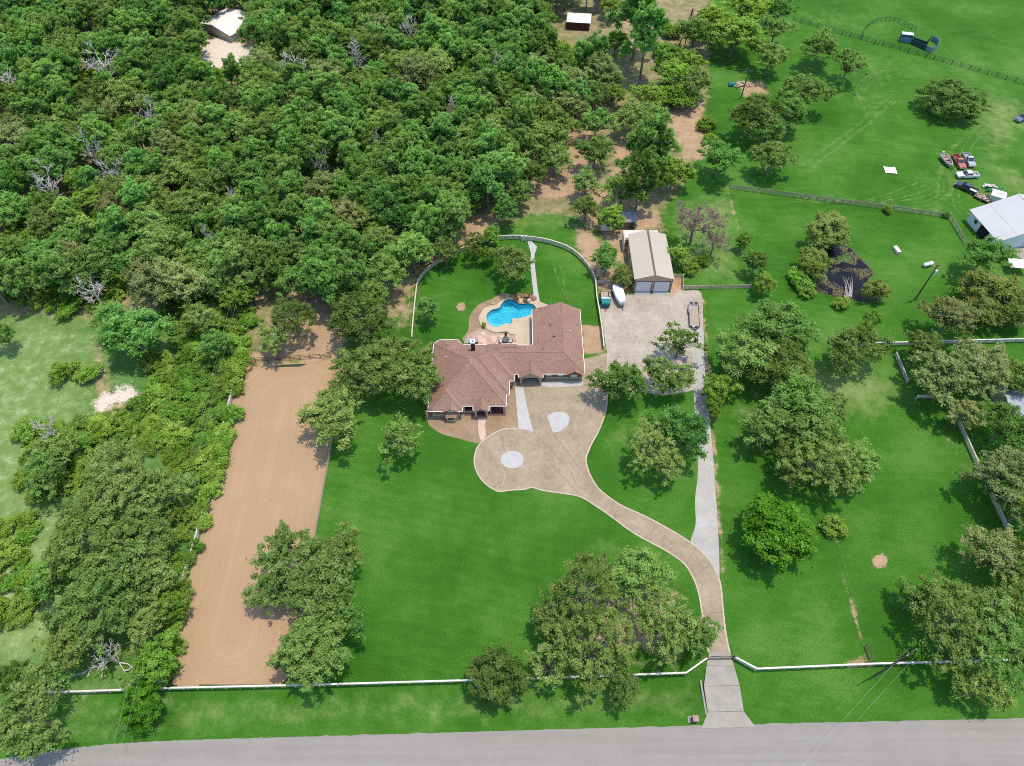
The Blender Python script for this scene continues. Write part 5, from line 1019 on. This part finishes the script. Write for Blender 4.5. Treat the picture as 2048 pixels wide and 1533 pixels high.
# --- undergrowth nobody could count
def undergrowth(name, label, polys, n_, ls, hmax, mat, seed):
    r = np.random.default_rng(seed); V, Tn, F_ = [], [], []; rr_ = random.Random(seed); k = 0
    bb = [p for pl in polys for p in pl]; W_ = [G(*p) for p in bb]; x0, x1, y0, y1 = min(w.x for w in W_), max(w.x for w in W_), min(w.y for w in W_), max(w.y for w in W_)
    while k < n_:
        x, y = rr_.uniform(x0, x1), rr_.uniform(y0, y1)
        uv = P(x, y, 0)
        if not any(inpoly(*uv, pl) for pl in polys) or any(inpoly(*uv, h_) for h_ in holes_px): continue
        k += 1; m_ = rr_.randint(10, 22); d = norm(r.normal(size=(m_, 3))); d[:, 2] = abs(d[:, 2]); s_ = rr_.uniform(.3, .8)
        pts = np.array([x, y, .05])+d*np.array([s_, s_, hmax*rr_.uniform(.4, 1)])*r.uniform(.4, 1, (m_, 1)); F_.append(d); V.append(leaf_quads(r, pts, d, ls)); Tn.append(np.clip(.5+rr_.gauss(0, .15)+r.normal(0, .15, m_), 0, 1))
    me = quads_mesh(name, np.concatenate(V), np.concatenate(Tn), mat, np.concatenate(F_)); o = bpy.data.objects.new(name, me); C.objects.link(o); tag(o, label, 'undergrowth', kind='stuff')
undergrowth('undergrowth', 'low bright green scrub between the wood and the sand arena', scrub_px+[[(60, 1280), (300, 1290), (330, 1340), (250, 1380), (60, 1300)]], 2600, .17, .9, 'scrub_leaf', 5)
undergrowth('woodland_undergrowth', 'leafy undergrowth on the floor of the dense wood', [wood_px], 7500, .24, 2.0, 'scrub_leaf', 6)
undergrowth('pond_edge_plants', 'green plants fringing the dark pond', [[(1605, 540), (1620, 530), (1640, 588), (1700, 602), (1765, 600), (1770, 612), (1690, 612), (1625, 592)], [(1560, 330), (1575, 330), (1575, 345), (1560, 345)]], 110, .10, .45, 'bright_leaf', 7)
# --- labels: each tree is found from a landmark of the photo
MARKS = [('the large pale barn roof at top left', 452, 38), ('the small white shed roof at top centre', 1155, 42), ('the pale dead conifer', 712, 115), ('the silver dead tree at left', 188, 578), ('the blue swimming pool', 1020, 625), ('the round white drive pad', 1024, 920), ('the tan workshop', 1300, 515), ('the house chimney', 945, 690), ('the sand arena', 500, 1050), ('the iron gate', 1438, 1316), ('the dark pond', 1690, 545), ('the white barn at right', 2005, 440), ('the livestock chute', 1815, 80), ('the brick mailbox', 1388, 1440), ('the bare dirt patch', 1760, 1123), ('the bare sand spot at left', 235, 800), ('the white platform in the pasture', 1780, 342), ('the scrub pole left of the arena', 300, 1232), ('the small white dead tree', 905, 222), ('the far end of the arena', 580, 725), ('the top left corner', 0, 0), ('the left picture edge', 0, 420), ('the slanting paddock fence', 1940, 900), ('the garden shed', 1250, 448), ('the bottom right corner', 2048, 1533)]
DIRS = ['right of', 'upper right of', 'above', 'upper left of', 'left of', 'lower left of', 'below', 'lower right of']
ORD = ['nearest', 'second', 'third', 'fourth', 'fifth', 'sixth', 'seventh', 'eighth', 'ninth', 'tenth', 'eleventh', 'twelfth', 'thirteenth', 'fourteenth', 'fifteenth', 'sixteenth', 'seventeenth', 'eighteenth', 'nineteenth', 'twentieth', 'twenty-first', 'twenty-second', 'twenty-third', 'twenty-fourth', 'twenty-fifth', 'twenty-sixth', 'twenty-seventh', 'twenty-eighth', 'twenty-ninth', 'thirtieth']
cells = {}
for rec in TREES:
    t, kind, R, u, v, lab = rec
    t['group'] = {'pine': 'pines of the wood', 'bush': 'bushes of the scrub'}.get(kind, 'dead trees' if kind in ('dead', 'snag', 'brown') else 'broadleaf trees around the property')
    if lab: continue
    mk_ = min(MARKS, key=lambda m: (m[1]-u)**2+(m[2]-v)**2); a = math.atan2(-(v-mk_[2]), u-mk_[1]); di = round(a/(math.pi/4)) % 8
    cells.setdefault((KIND[kind][4], mk_[0], di), []).append(((u-mk_[1])**2+(v-mk_[2])**2, rec))
for (words, mark, di), L in cells.items():
    L.sort(key=lambda x: x[0])
    for i, (_, rec) in enumerate(L): rec[0]['label'] = f"{words}, {ORD[min(i, 29)]} {DIRS[di]} {mark}"

# ------------------------------------------------------------------ pond
pond_px = [(1669, 491), (1697, 495), (1716, 515), (1741.6, 540), (1743.6, 552), (1736, 556), (1740, 567.5), (1759, 591), (1747.5, 602.6), (1722, 602.6), (1697, 597), (1669, 593), (1634, 581), (1616.6, 556), (1618.6, 532), (1644, 501)]
pond = GL(pond_px, 0, 4, True)
pw, nt, b = newmat('pond_water'); nt.links.new(ramp(nt, [(.35, (.006, .007, .010)), (.7, (.018, .017, .018))], noise(nt, .5, 4, .6, geo_pos(nt))), b.inputs['Base Color']); b.inputs['Roughness'].default_value = .12; b.inputs['Specular IOR Level'].default_value = .2
bump(nt, noise(nt, 3, 2, .5, geo_pos(nt)), b, .12, .02)
sheet('pond', pond, .03, pw); 
sheet('pond_bank', [Vector((p.x+(p.x-76)*.05, p.y+(p.y-122)*.04, 0)) for p in smooth(GL(pond_px, 0), 4, True)], .012, M('bank_mud', (.10, .11, .05), (.06, .08, .03), 1.2, .95))
wv, wi = [], 0; rl = random.Random(5); mbw, mbg = MB(), MB()
opens = [(G(1692, 560), 3.6), (G(1660, 502), 2.6), (G(1712, 592), 2.0), (G(1645, 575), 1.2), (G(1705, 575), 2.0)]
xsb = [p.x for p in pond]; ysb = [p.y for p in pond]; cand = np.array([(rl.uniform(min(xsb), max(xsb)), rl.uniform(min(ysb), max(ysb))) for _ in range(9000)])
sdv = sd_poly(cand[:, 0], cand[:, 1], pond)
for (x, y), s_ in zip(cand, sdv):
    if s_ > -.15 or mnoise.noise(Vector((x*.35, y*.35, 0))) < -.12: continue
    if any((x-o.x)**2+(y-o.y)**2 < (r_*rl.uniform(.75, 1.2))**2 for o, r_ in opens): continue
    r0 = rl.uniform(.06, .17); a0 = rl.random()*6; g = (x-G(1687, 517).x)**2+(y-G(1687, 517).y)**2 < 4
    (mbg if g else mbw).add([(x+r0*math.cos(a0+k*1.047)*rl.uniform(.7, 1.2), y+r0*math.sin(a0+k*1.047)*rl.uniform(.7, 1.2), .045+.01*rl.random()) for k in range(6)], [(0, 1, 2, 3, 4, 5)])
tag(mk('floating_weed', mbw, lily), 'brown floating weed on the dark pond', 'pond weed', kind='stuff'); tag(mk('green_weed', mbg, lily2), 'patch of green weed on the dark pond', 'pond weed', kind='stuff')
fb_ = thing('fallen_branches', 'pale bare branches lying half sunk in the dark pond', 'dead branches', tuple(G(1696, 596)))
for k in range(16):
    a = math.radians(rl.uniform(62, 88)); L = rl.uniform(2.5, 6.5); o = Vector((rl.uniform(-.9, .9), rl.uniform(-.3, .5), .1)); e = o+Vector((math.cos(a)*L, math.sin(a)*L, .35+rl.random()*.4)); m_ = (o+e)/2+Vector((rl.uniform(-.4, .4), rl.uniform(-.3, .3), .2))
    mk('branch', MB().tube([o, m_, e], [.06, .045, .02], 5), deadwood, fb_, False)
log = thing('fallen_limb', 'bare grey fallen limb at the foot of the left oaks', 'dead branch', tuple(G(222, 1312)))
for pth in ([(0, 0, .25), (2, -1.2, .5), (3.6, -3.0, .3)], [(2, -1.2, .5), (3.4, -1.4, .5), (4.4, -2.0, .3)], [(0, 0, .25), (-1.2, 1.2, .6)], [(3.0, -2.4, .4), (3.9, -2.4, .5), (4.2, -1.5, .3)], [(-1, -1, .1), (-3.5, -2.8, .3), (-5, -3.2, .2)], [(-2.4, -2, .2), (-2.6, -3.4, .2)], [(-.5, -2, .1), (-.2, -3.6, .3)]): mk('branch', MB().tube(pth, [.16, .11, .05][:len(pth)], 6), deadwood, log, False)

# ------------------------------------------------------------------ vehicles and yard things
def place(front, rear):
    a, b_ = G(*front), G(*rear); d = a-b_; return tuple((a+b_)/2), math.atan2(d.y, d.x)
def paint_m(name, c): 
    m = M(name, c, tuple(x*.85 for x in c), .8, .35, 0, 0, None, .5); return m
def wheel(parent, x, y, r=.38, w=.26, rim=steel):
    o = mk('wheel', MB().tube([(x, y-w/2, r), (x, y+w/2, r)], r, 14), rubber, parent, False); s_ = 1 if y > 0 else -1
    mk('rim', MB().tube([(x, y+s_*w*.42, r), (x, y+s_*(w/2+.015), r)], r*.58, 10), rim, o, False)
def pickup(label, front, rear, body, roof=None, bed=None, crew=True, z0=0):
    loc, rz = place(front, rear); t = thing('pickup_truck', label, 'pickup truck', loc, rz, 'vehicles parked in the neighbour\'s pasture')
    roof = roof or body; bed = bed or M('bed_liner', (.08, .08, .08), None, 3, .8); cb = -1.0 if crew else -.35
    mb = MB(); mb.extrude([(2.55, .42), (2.75, .55), (2.78, .85), (2.55, 1.02), (1.25, 1.14), (cb, 1.14), (cb, .42)], (1, 0, 0), (0, 0, 1), (0, 1.9, 0), (0, -.95, 0)); mk('body', mb, body, t, False)
    mk('bed_floor', MB().b3(-2.7, cb, -.82, .82, .45, .68), bed, t, False)
    mk('bed_side', MB().b3(-2.75, cb-.01, -.95, -.82, .45, 1.14), body, t, False); mk('bed_side', MB().b3(-2.75, cb-.01, .82, .95, .45, 1.14), body, t, False); mk('tailgate', MB().b3(-2.82, -2.71, -.93, .93, .5, 1.13), body, t, False)
    g0, g1 = [(cb+.02, -.88), (1.3, -.88), (1.3, .88), (cb+.02, .88)], [(cb+.25, -.70), (.45, -.70), (.45, .70), (cb+.25, .70)]
    mb = MB(); mb.add([(*p, 1.14) for p in g0]+[(*p, 1.74) for p in g1], [(0, 1, 5, 4), (1, 2, 6, 5), (2, 3, 7, 6), (3, 0, 4, 7)]); mk('cab_glass', mb, glass, t, False)
    mk('cab_roof', MB().add([(cb+.2, -.74, 1.73), (.5, -.74, 1.73), (.5, .74, 1.73), (cb+.2, .74, 1.73), (cb+.3, -.6, 1.83), (.38, -.6, 1.83), (.38, .6, 1.83), (cb+.3, .6, 1.83)], [(4, 5, 6, 7), (0, 1, 5, 4), (1, 2, 6, 5), (2, 3, 7, 6), (3, 0, 4, 7), (3, 2, 1, 0)]), roof, t, False)
    for s_ in (-1, 1):
        for x in (cb+.12, (cb+.9)/2+.1): mk('pillar', MB().tube([(x, s_*.885, 1.12), (x+(.12 if x < 0 else 0), s_*.71, 1.76)], .055, 5), body, t, False)
        mk('pillar', MB().tube([(1.28, s_*.88, 1.12), (.46, s_*.71, 1.76)], .05, 5), body, t, False)
        mk('headlight', MB().box((2.74, s_*.72, .84), (.08, .34, .16)), M('lamp_lens', (.7, .7, .68), None, 2, .2), t, False)
        mk('mirror', MB().box((1.0, s_*1.03, 1.2), (.1, .2, .15)), black_steel, t, False)
        for x in (1.75, -1.75): wheel(t, x, s_*.84)
    mk('bumper', MB().b3(2.74, 2.9, -.9, .9, .42, .62), steel, t, False); mk('bumper', MB().b3(-2.95, -2.83, -.85, .85, .42, .6), steel, t, False)
    return t
pickup('white crew cab pickup facing left in the neighbour\'s pasture', (1908.5, 355), (1956, 354), paint_m('white_car', (.74, .73, .72)), None, M('cargo', (.45, .38, .36), (.25, .2, .2), 4, .8))
pickup('dark grey pickup with pale bed nearest the white barn', (1908, 370), (1952, 390), paint_m('charcoal_car', (.05, .055, .07)), M('blue_roof', (.06, .09, .13), None, 1, .25), M('white_bed', (.68, .66, .66), None, 2, .6))
pickup('faded red old pickup parked between the boat and grey pickup', (1924.5, 342), (1906, 314), paint_m('faded_red', (.42, .13, .09)), M('faded_pink', (.52, .22, .17), None, 1, .5), M('red_bed', (.16, .05, .04), None, 3, .8), False)
pickup('silver grey old pickup parked right of the faded red one', (1943, 338), (1927.5, 311), paint_m('silver_car', (.36, .37, .38)), M('silver_roof', (.52, .53, .54), None, 1, .4), M('grey_bed', (.3, .3, .31), None, 3, .8), False)
pickup('blue grey vehicle half cut by the right edge in the pasture', (2026, 247), (2062, 232), paint_m('bluegrey_car', (.13, .15, .22)), None, None)
def boat(label, bow, stern, hullm, topm, L=5.2, Wd=1.9, covered=False, zt=1.3):
    loc, rz = place(bow, stern); t = thing('covered_boat' if covered else 'open_boat', label, 'boat', loc, rz); h = L/2
    sec = [(-h, .92), (-h*.4, 1.0), (h*.2, .96), (h*.62, .70), (h*.9, .38), (h, .08)] if not covered else [(-h, .84), (-h*.5, 1.0), (h*.1, 1.0), (h*.5, .88), (h*.85, .62), (h, .50)]
    zb = .55; n_ = len(sec)
    lo = [(x*.96, -w*Wd/2*.72, zb) for x, w in sec]; lo2 = [(x*.96, w*Wd/2*.72, zb) for x, w in sec]; hi = [(x, -w*Wd/2, zt) for x, w in sec]; hi2 = [(x, w*Wd/2, zt) for x, w in sec]
    mb = MB(); mb.add(lo+lo2+hi+hi2, [(i, i+1, 2*n_+i+1, 2*n_+i) for i in range(n_-1)]+[(n_+i+1, n_+i, 3*n_+i, 3*n_+i+1) for i in range(n_-1)]+[(0, 2*n_, 3*n_, n_), (n_-1, 2*n_-1, 4*n_-1, 3*n_-1)]+[(i+1, i, n_+i, n_+i+1) for i in range(n_-1)]); mk('hull', mb, hullm, t, False)
    if covered:
        e0 = [(x*1.01, s_*w*Wd/2*1.03, zt-.12) for s_ in (-1, 1) for x, w in sec]; e1 = [(x*.98, s_*w*Wd/2*.93, zt+.42) for s_ in (-1, 1) for x, w in sec]; top = [(x*.95, 0, zt+.66-(.12 if abs(x) == h else 0)) for x, w in sec]
        v_ = e0+e1+top; f_ = []
        for i in range(n_-1): f_ += [(i, i+1, 2*n_+i+1, 2*n_+i), (n_+i+1, n_+i, 3*n_+i, 3*n_+i+1), (2*n_+i, 2*n_+i+1, 4*n_+i+1, 4*n_+i), (3*n_+i+1, 3*n_+i, 4*n_+i, 4*n_+i+1)]
        f_ += [(0, 2*n_, 4*n_, 3*n_, n_), (n_-1, 2*n_-1, 4*n_-1, 5*n_-1, 3*n_-1)]
        mk('cover', MB().add(v_, f_), topm, t, False)
    else:
        mk('floor', MB().add([(x*.94, s_*w*Wd/2*.80, zt-.45) for s_ in (-1, 1) for x, w in sec], [(i, i+1, n_+i+1, n_+i) for i in range(n_-1)]), topm, t, False)
        for x in (-h*.55, 0, h*.35): mk('seat', MB().box((x, 0, zt-.25), (.45, Wd*.62, .3)), M('seat_mauve', (.30, .18, .17), None, 2, .7), t, False)
        mk('outboard_motor', MB().box((-h-.2, 0, zt+.05), (.35, .35, .7)).box((-h-.2, 0, zt+.45), (.5, .42, .3)), white_paint, t, False); mk('windscreen', MB().box((h*.25, 0, zt+.12), (.08, Wd*.7, .3)), glass, t, False)
        mk('gunwale', MB().tube(hi+hi2[::-1]+[hi[0]], .07, 5), white_paint, t, False)
    for s_ in (-1, 1): wheel(t, -h*.35, s_*(Wd/2-.05), .32, .2); wheel(t, -h*.35-.75, s_*(Wd/2-.05), .32, .2) if covered else None
    mk('trailer_frame', MB().b3(-h*.9, h+.2, -.5, -.38, .38, .5).b3(-h*.9, h+.2, .38, .5, .38, .5).b3(-h*.5, -h*.4, -Wd/2, Wd/2, .3, .4).b3(h+.2, h+1.1, -.06, .06, .38, .5), black_steel, t, False); mk('jack', MB().tube([(h+.9, 0, 0), (h+.9, 0, .8)], .05, 6), steel, t, False)
boat('boat under a white fitted cover on its trailer in the gravel yard', (1243.5, 617), (1231, 580), boat_hull, boat_cover, 5.6, 2.4, True, 1.55)
boat('small open white and mauve boat on a trailer left of the red pickup', (1898, 336), (1883, 318), M('pinkish_hull', (.62, .50, .48), None, 1, .4), M('boat_floor', (.58, .44, .42), (.42, .30, .28), 2, .6), 4.8, 1.9)
def trailer(name, label, front, rear, Wd, L, plank_m, np_, deckz=.62):
    loc, rz = place(front, rear); t = thing(name, label, 'trailer', loc, rz)
    for k in range(np_): mk('plank', MB().box((0, -Wd/2+Wd*(k+.5)/np_, deckz), (L, Wd/np_-.03, .06)), plank_m, t, False)
    mk('frame', MB().b3(-L/2-.06, L/2+.06, -Wd/2-.1, -Wd/2, deckz-.16, deckz+.05).b3(-L/2-.06, L/2+.06, Wd/2, Wd/2+.1, deckz-.16, deckz+.05).b3(L/2, L/2+.1, -Wd/2, Wd/2, deckz-.16, deckz+.05).b3(-L/2-.1, -L/2, -Wd/2, Wd/2, deckz-.16, deckz+.05), black_steel, t, False)
    for s_ in (-1, 1): mk('tongue', MB().tube([(L/2, s_*Wd*.35, deckz-.1), (L/2+1.3, 0, deckz-.12)], .06, 5), black_steel, t, False)
    mk('jack', MB().tube([(L/2+1.1, 0, 0), (L/2+1.1, 0, .95)], .06, 6), steel, t, False); return t
ut = trailer('utility_trailer', 'wood bed utility trailer with teal tarped box beside the yard fence', (1211, 618), (1207.5, 585), 1.75, 4.4, wood_deck, 5)
mk('tarped_box', MB().b3(1.1, 2.5, -.95, .95, .66, 1.62), teal_tarp, ut, False); mk('box_lid', MB().b3(.75, 1.12, -.97, .97, .7, 1.66).b3(1.12, 2.4, -.9, .9, 1.62, 1.66), teal_tarp, ut, False); mk('lid_edge', MB().b3(.55, 1.0, -.95, .95, 1.3, 1.7), pale_tarp, ut, False)
for s_ in (-1, 1): wheel(ut, -.1, s_*1.1, .36, .22); wheel(ut, .75, s_*1.1, .36, .22); mk('fender', MB().b3(-.6, 1.25, s_*1.1-.14, s_*1.1+.14, .74, .8), black_steel, ut, False); mk('side_rail', MB().tube([(-2.2, s_*.93, .66), (-2.2, s_*.93, 1.0), (.5, s_*.93, 1.0), (.5, s_*.93, .66)], .035, 5), black_steel, ut, False)
ft = trailer('flatbed_trailer', 'long black flatbed trailer with plank deck at the gravel yard edge', (1389, 662), (1386, 608), 1.95, 6.6, wood_deck, 6)
for s_ in (-1, 1):
    for x in (-1.9, -1.0): wheel(ft, x, s_*1.2, .37, .22)
    mk('fender', MB().b3(-2.4, -.5, s_*1.2-.16, s_*1.2+.16, .78, .86), M('fender_grey', (.17, .19, .22), None, 2, .4), ft, False); mk('side_rail', MB().b3(-3.3, 3.3, s_*1.09-.05, s_*1.09+.05, .86, .95), steel, ft, False)
    mk('ramp', MB().b3(-4.0, -3.45, s_*.55-.35, s_*.55+.35, .66, .76), black_steel, ft, False)
mk('dovetail', MB().b3(-3.45, -2.95, -.97, .97, .655, .70), M('diamond_plate', (.16, .16, .18), None, 6, .4), ft, False); mk('tool_box', MB().box((3.75, .25, .8), (.5, .7, .35)), black_steel, ft, False); mk('white_bucket', MB().tube([(3.7, -.35, .62), (3.7, -.35, 1.02)], .22, 10), white_paint, ft, False)
jt = trailer('junk_trailer', 'small trailer heaped with scrap lumber against the white barn', (1952, 394), (1974, 404), 1.9, 3.6, wood_deck, 4)
for k in range(14): mk('scrap', MB().box((rl.uniform(-1.6, 1.6), rl.uniform(-.75, .75), .75+.3*rl.random()), (rl.uniform(.4, 1.4), rl.uniform(.12, .4), rl.uniform(.08, .25)), rl.random()*3), rl.choice([M('scrap_pale', (.62, .52, .46), None, 2, .8), M('scrap_orange', (.42, .22, .06), None, 2, .8), M('scrap_dark', (.12, .07, .05), None, 2, .8)]), jt, False)
for s_ in (-1, 1): wheel(jt, 0, s_*1.1, .34, .2)
cn = thing('canoe', 'green canoe lying upturned beside the white barn', 'canoe', *place((1970, 384), (2002, 381)))
sec = [(-2.6, .03), (-1.9, .26), (-.8, .42), (.8, .42), (1.9, .26), (2.6, .03)]
mb = MB(); v_ = [(x, -w, .55) for x, w in sec]+[(x, -w*.5, .8+.1*w) for x, w in sec]+[(x, w*.5, .8+.1*w) for x, w in sec]+[(x, w, .55) for x, w in sec]; mb.add(v_, [(j*6+i, j*6+i+1, (j+1)*6+i+1, (j+1)*6+i) for j in range(3) for i in range(5)]); mk('hull', mb, M('canoe_green', (.03, .22, .09), (.02, .17, .07), 1, .4), cn, False)
mk('keel', MB().tube([(-2.5, 0, .8), (0, 0, .87), (2.5, 0, .8)], .03, 5), green_pipe, cn, False)
for x in (-1.3, 1.3): mk('sawhorse', MB().b3(x-.05, x+.05, -.5, .5, .45, .55).b3(x-.05, x+.05, -.5, -.42, 0, .45).b3(x-.05, x+.05, .42, .5, 0, .45), pale_wood, cn, False)
tb = thing('folding_table', 'white table heaped with pale clutter above the green canoe', 'table', tuple(G(1977, 376)), -.2)
mk('table_top', MB().box((0, 0, .75), (2.6, 1.1, .06)), white_paint, tb, False)
for x in (-1.1, 1.1):
    for y in (-.4, .4): mk('leg', MB().tube([(x, y, 0), (x, y, .75)], .03, 5), steel, tb, False)
for k in range(7): p_ = (rl.uniform(-1.9, 1.9), rl.uniform(-.6, .6)); mk('clutter', MB().rock((*p_, .85 if abs(p_[0]) < 1.2 else .3), rl.uniform(.22, .42), k+70, 0), rl.choice([white_paint, pale_wood]), tb, False)
pl = thing('white_platform', 'white slatted platform lying alone on the mown pasture', 'platform', tuple(G(1780, 342)), -.1)
for k in range(7): mk('slat', MB().box((-1.35+k*.45, 0, .22), (.40, 2.7-(.5 if k == 3 else 0)+(.3 if k % 3 == 0 else 0), .06)), M('bright_white', (.80, .77, .76), (.66, .63, .62), 2.5, .6), pl, False)
for y in (-1.0, 0, 1.0): mk('runner', MB().box((0, y, .1), (3.0, .15, .17)), white_paint, pl, False)
pt = thing('propane_tank', 'white propane tank next to the transformer pole', 'propane tank', tuple(G(1854, 533)), .3)
mk('tank', MB().tube([(-1.35, 0, .75), (-1.2, 0, .75), (-1.0, 0, .75), (1.0, 0, .75), (1.2, 0, .75), (1.35, 0, .75)], [.12, .38, .48, .48, .38, .12], 12), M('tank_white', (.78, .78, .76), None, 1, .35), pt, False); mk('valve_dome', MB().tube([(0, 0, 1.2), (0, 0, 1.36)], .17, 8), white_paint, pt, False)
for x in (-.8, .8): mk('saddle', MB().b3(x-.1, x+.1, -.35, .35, 0, .4), concrete_old, pt, False)
tr_ = thing('stock_trough', 'white trough on the grass right of the dark pond', 'trough', tuple(G(1792, 503)), 1.75)
mk('shell', MB().b3(-1.05, 1.05, -.45, -.38, .1, .75).b3(-1.05, 1.05, .38, .45, .1, .75).b3(-1.05, -.98, -.38, .38, .1, .75).b3(.98, 1.05, -.38, .38, .1, .75).b3(-1.05, 1.05, -.45, .45, .0, .1), white_paint, tr_, False); mk('lid', MB().b3(-1.1, 1.1, -.5, .5, .755, .82), white_paint, tr_, False)
lp = thing('lumber_pile', 'heap of pale scrap boards under the trees by the thin pole', 'lumber pile', tuple(G(1486, 172)))
for k in range(20): mk('board', MB().box((rl.uniform(-2.6, 2.6), rl.uniform(-1.2, 1.2), .1+.5*rl.random()), (rl.uniform(1.0, 2.2), rl.uniform(.15, .4), .08), rl.random()*3), rl.choice([M('scrap_pale', (.62, .52, .46)), M('scrap_pink', (.55, .38, .35), None, 2, .8), M('scrap_dark', (.12, .07, .05))]), lp, False)
tp = thing('tarp_heap', 'small teal tarp heap left of the scrap boards', 'tarp', tuple(G(1463, 172))); mk('tarp', MB().rock((0, 0, .35), 1.0, 91, 1), teal_tarp, tp, False); mk('load', MB().box((.9, -.5, .2), (1.0, .5, .4), .3), pale_tarp, tp, False)
# livestock pens in the far pasture
ch = thing('squeeze_chute', 'blue grey livestock chute with pale roof in the top right pasture', 'livestock chute', tuple(G(1809, 84)), -.25)
mk('roof', MB().box((0, .2, 2.6), (3.6, 1.8, .12)), M('chute_roof', (.55, .58, .56), None, 2, .5), ch, False); bl = M('chute_blue', (.13, .22, .26), (.08, .14, .18), 2, .5)
for y in (-.9, .9): mk('side_panel', MB().box((0, y, 1.0), (3.6, .1, 1.6)), bl, ch, False)
for x in (-1.7, 1.7):
    for y in (-.9, .9): mk('post', MB().tube([(x, y, 0), (x, y, 2.55)], .07, 6), bl, ch, False)
al = thing('working_alley', 'dark solid sided cattle alley curving right from the chute', 'livestock alley', tuple(G(1845, 92)))
dkp = M('alley_sheet', (.035, .07, .085), (.025, .05, .06), 2, .5)
def wallpath(px, h=1.7, m=dkp, nm='sheet_panel'):
    pts = [G(*p)-al.location for p in px]
    for a, b_ in zip(pts[:-1], pts[1:]): d = b_-a; mk(nm, MB().box((a+b_)/2+Vector((0, 0, h/2)), (d.length, .09, h), math.atan2(d.y, d.x)), m, al, False)
wallpath([(1818, 83), (1838, 90), (1852, 95)]); wallpath([(1820, 88), (1837, 96), (1850, 102)]); wallpath([(1850, 102), (1860, 106), (1870, 102), (1875, 94), (1872, 87), (1862, 82)], 1.7, M('tub_blue', (.20, .30, .34), (.14, .22, .26), 2, .5)); wallpath([(1828, 68), (1824, 78)], 1.6, green_pipe, 'swing_gate'); wallpath([(1862, 78), (1853, 88)], 1.6, green_pipe, 'swing_gate')
arc = GL([(1723, 80), (1728, 62), (1745, 48), (1770, 43), (1795, 46), (1815, 55), (1835, 66)], 0, 3)
fence('pipe_pen', 'green pipe panels arcing above the livestock chute', arc, 1.5, (.4, .8, 1.2, 1.5), 2.8, green_pipe, .1, (.05, .06))
fence('pipe_pen', 'single pipe panel from the cattle tub to the pasture fence', GL([(1860, 107), (1849, 117)]), 1.5, (.4, .8, 1.2, 1.5), 2.8, green_pipe, .1, (.05, .06))
# patio furniture
ptb = thing('patio_table', 'round dark patio table on the pink flagstones', 'patio table', tuple(G(1011.5, 683))); mk('table_top', MB().tube([(0, 0, .70), (0, 0, .75)], .78, 18), M('table_glass', (.10, .12, .13), (.07, .08, .09), 3, .2), ptb, False); mk('pedestal', MB().tube([(0, 0, .07), (0, 0, .7)], .08, 8), black_steel, ptb, False); mk('base', MB().tube([(0, 0, .07), (0, 0, .12)], .35, 12), black_steel, ptb, False)
for k, (lab, a) in enumerate((('white cushioned patio chair left of the round table', 3.5), ('white cushioned patio chair right of the round table', -.35), ('dark patio chair on the pool side of the round table', 1.57), ('white cushioned patio chair on the house side of the table', -1.57))):
    c_ = thing('patio_chair', lab, 'chair', tuple(Vector(ptb.location)+Vector((math.cos(a)*1.25, math.sin(a)*1.25, .07))), a+math.pi, 'patio chairs'); mm = white_paint if 'white' in lab else black_steel
    mk('seat', MB().box((0, 0, .42), (.55, .55, .10)), mm, c_, False); mk('backrest', MB().box((-.27, 0, .72), (.08, .55, .55)), black_steel, c_, False)
    for x in (-.23, .23):
        for y in (-.23, .23): mk('leg', MB().tube([(x, y, 0), (x, y, .4)], .025, 5), black_steel, c_, False)
for lab, px, m_ in (('teal cushioned lounge chair left of the chimney', (939.5, 684), M('teal_cushion', (.22, .42, .48), (.15, .32, .38), 2, .7)), ('grey lounge chair right of the chimney', (953.5, 683), M('grey_cushion', (.26, .27, .27), None, 2, .7))):
    c_ = thing('lounge_chair', lab, 'lounge chair', tuple(G(*px)+Vector((0, 0, .07))), 1.57, 'patio loungers'); mk('seat', MB().box((0, 0, .38), (1.3, .65, .12)), m_, c_, False); mk('backrest', MB().extrude([(-.65, .42), (-.55, .42), (-.95, 1.0), (-1.05, .98)], (1, 0, 0), (0, 0, 1), (0, .65, 0), (0, -.325, 0)), m_, c_, False)
    for x in (-.5, .5):
        for y in (-.28, .28): mk('leg', MB().tube([(x, y, 0), (x, y, .34)], .03, 5), black_steel, c_, False)
rs = thing('pale_boulder', 'single pale boulder on the mulch ring left of the pool', 'boulder', tuple(G(987.5, 609))); mk('stone', MB().rock((0, 0, .3), .5, 44, 1), M('buff_rock', (.55, .42, .28)), rs, False)
fp = thing('fire_ring', 'ring of stones on the bare spot in the pool lawn', 'fire ring', tuple(G(922, 616)))
for k in range(10): mk('stone', MB().rock((.9*math.cos(k*.628), .9*math.sin(k*.628), .12), .2, 200+k, 0), M('buff_rock', (.55, .42, .28)), fp, False)
bh = thing('bale_ring', 'rusty bale feeder ring at the far left corner of the arena', 'bale feeder', tuple(G(496, 738)))
for z in (.1, .55, 1.0): mk('hoop', MB().tube([(1.0*math.cos(t), 1.0*math.sin(t), z) for t in np.linspace(0, 2*math.pi, 19)], .06, 5), M('rust', (.32, .17, .06), (.22, .11, .04), 3, .8), bh, False)
for k in range(8): a = k*math.pi/4; mk('upright', MB().tube([(math.cos(a), math.sin(a), 0), (math.cos(a), math.sin(a), 1.05)], .035, 5), M('rust', (.32, .17, .06)), bh, False)
mk('hay', MB().tube([(0, 0, 0), (0, 0, .5), (0, 0, .7)], [.85, .8, .4], 12), M('hay', (.42, .30, .13), (.3, .2, .09), 4, .95), bh, False)
pg = thing('stacked_poles', 'greenish poles lying along the far arena fence', 'poles', tuple(G(580, 733)))
for k in range(4): mk('pole', MB().tube([(-3.2+k*.3, k*.16-.2, .08), (2.4+k*.4, k*.2-.05, .08)], .06, 6), green_pipe, pg, False)
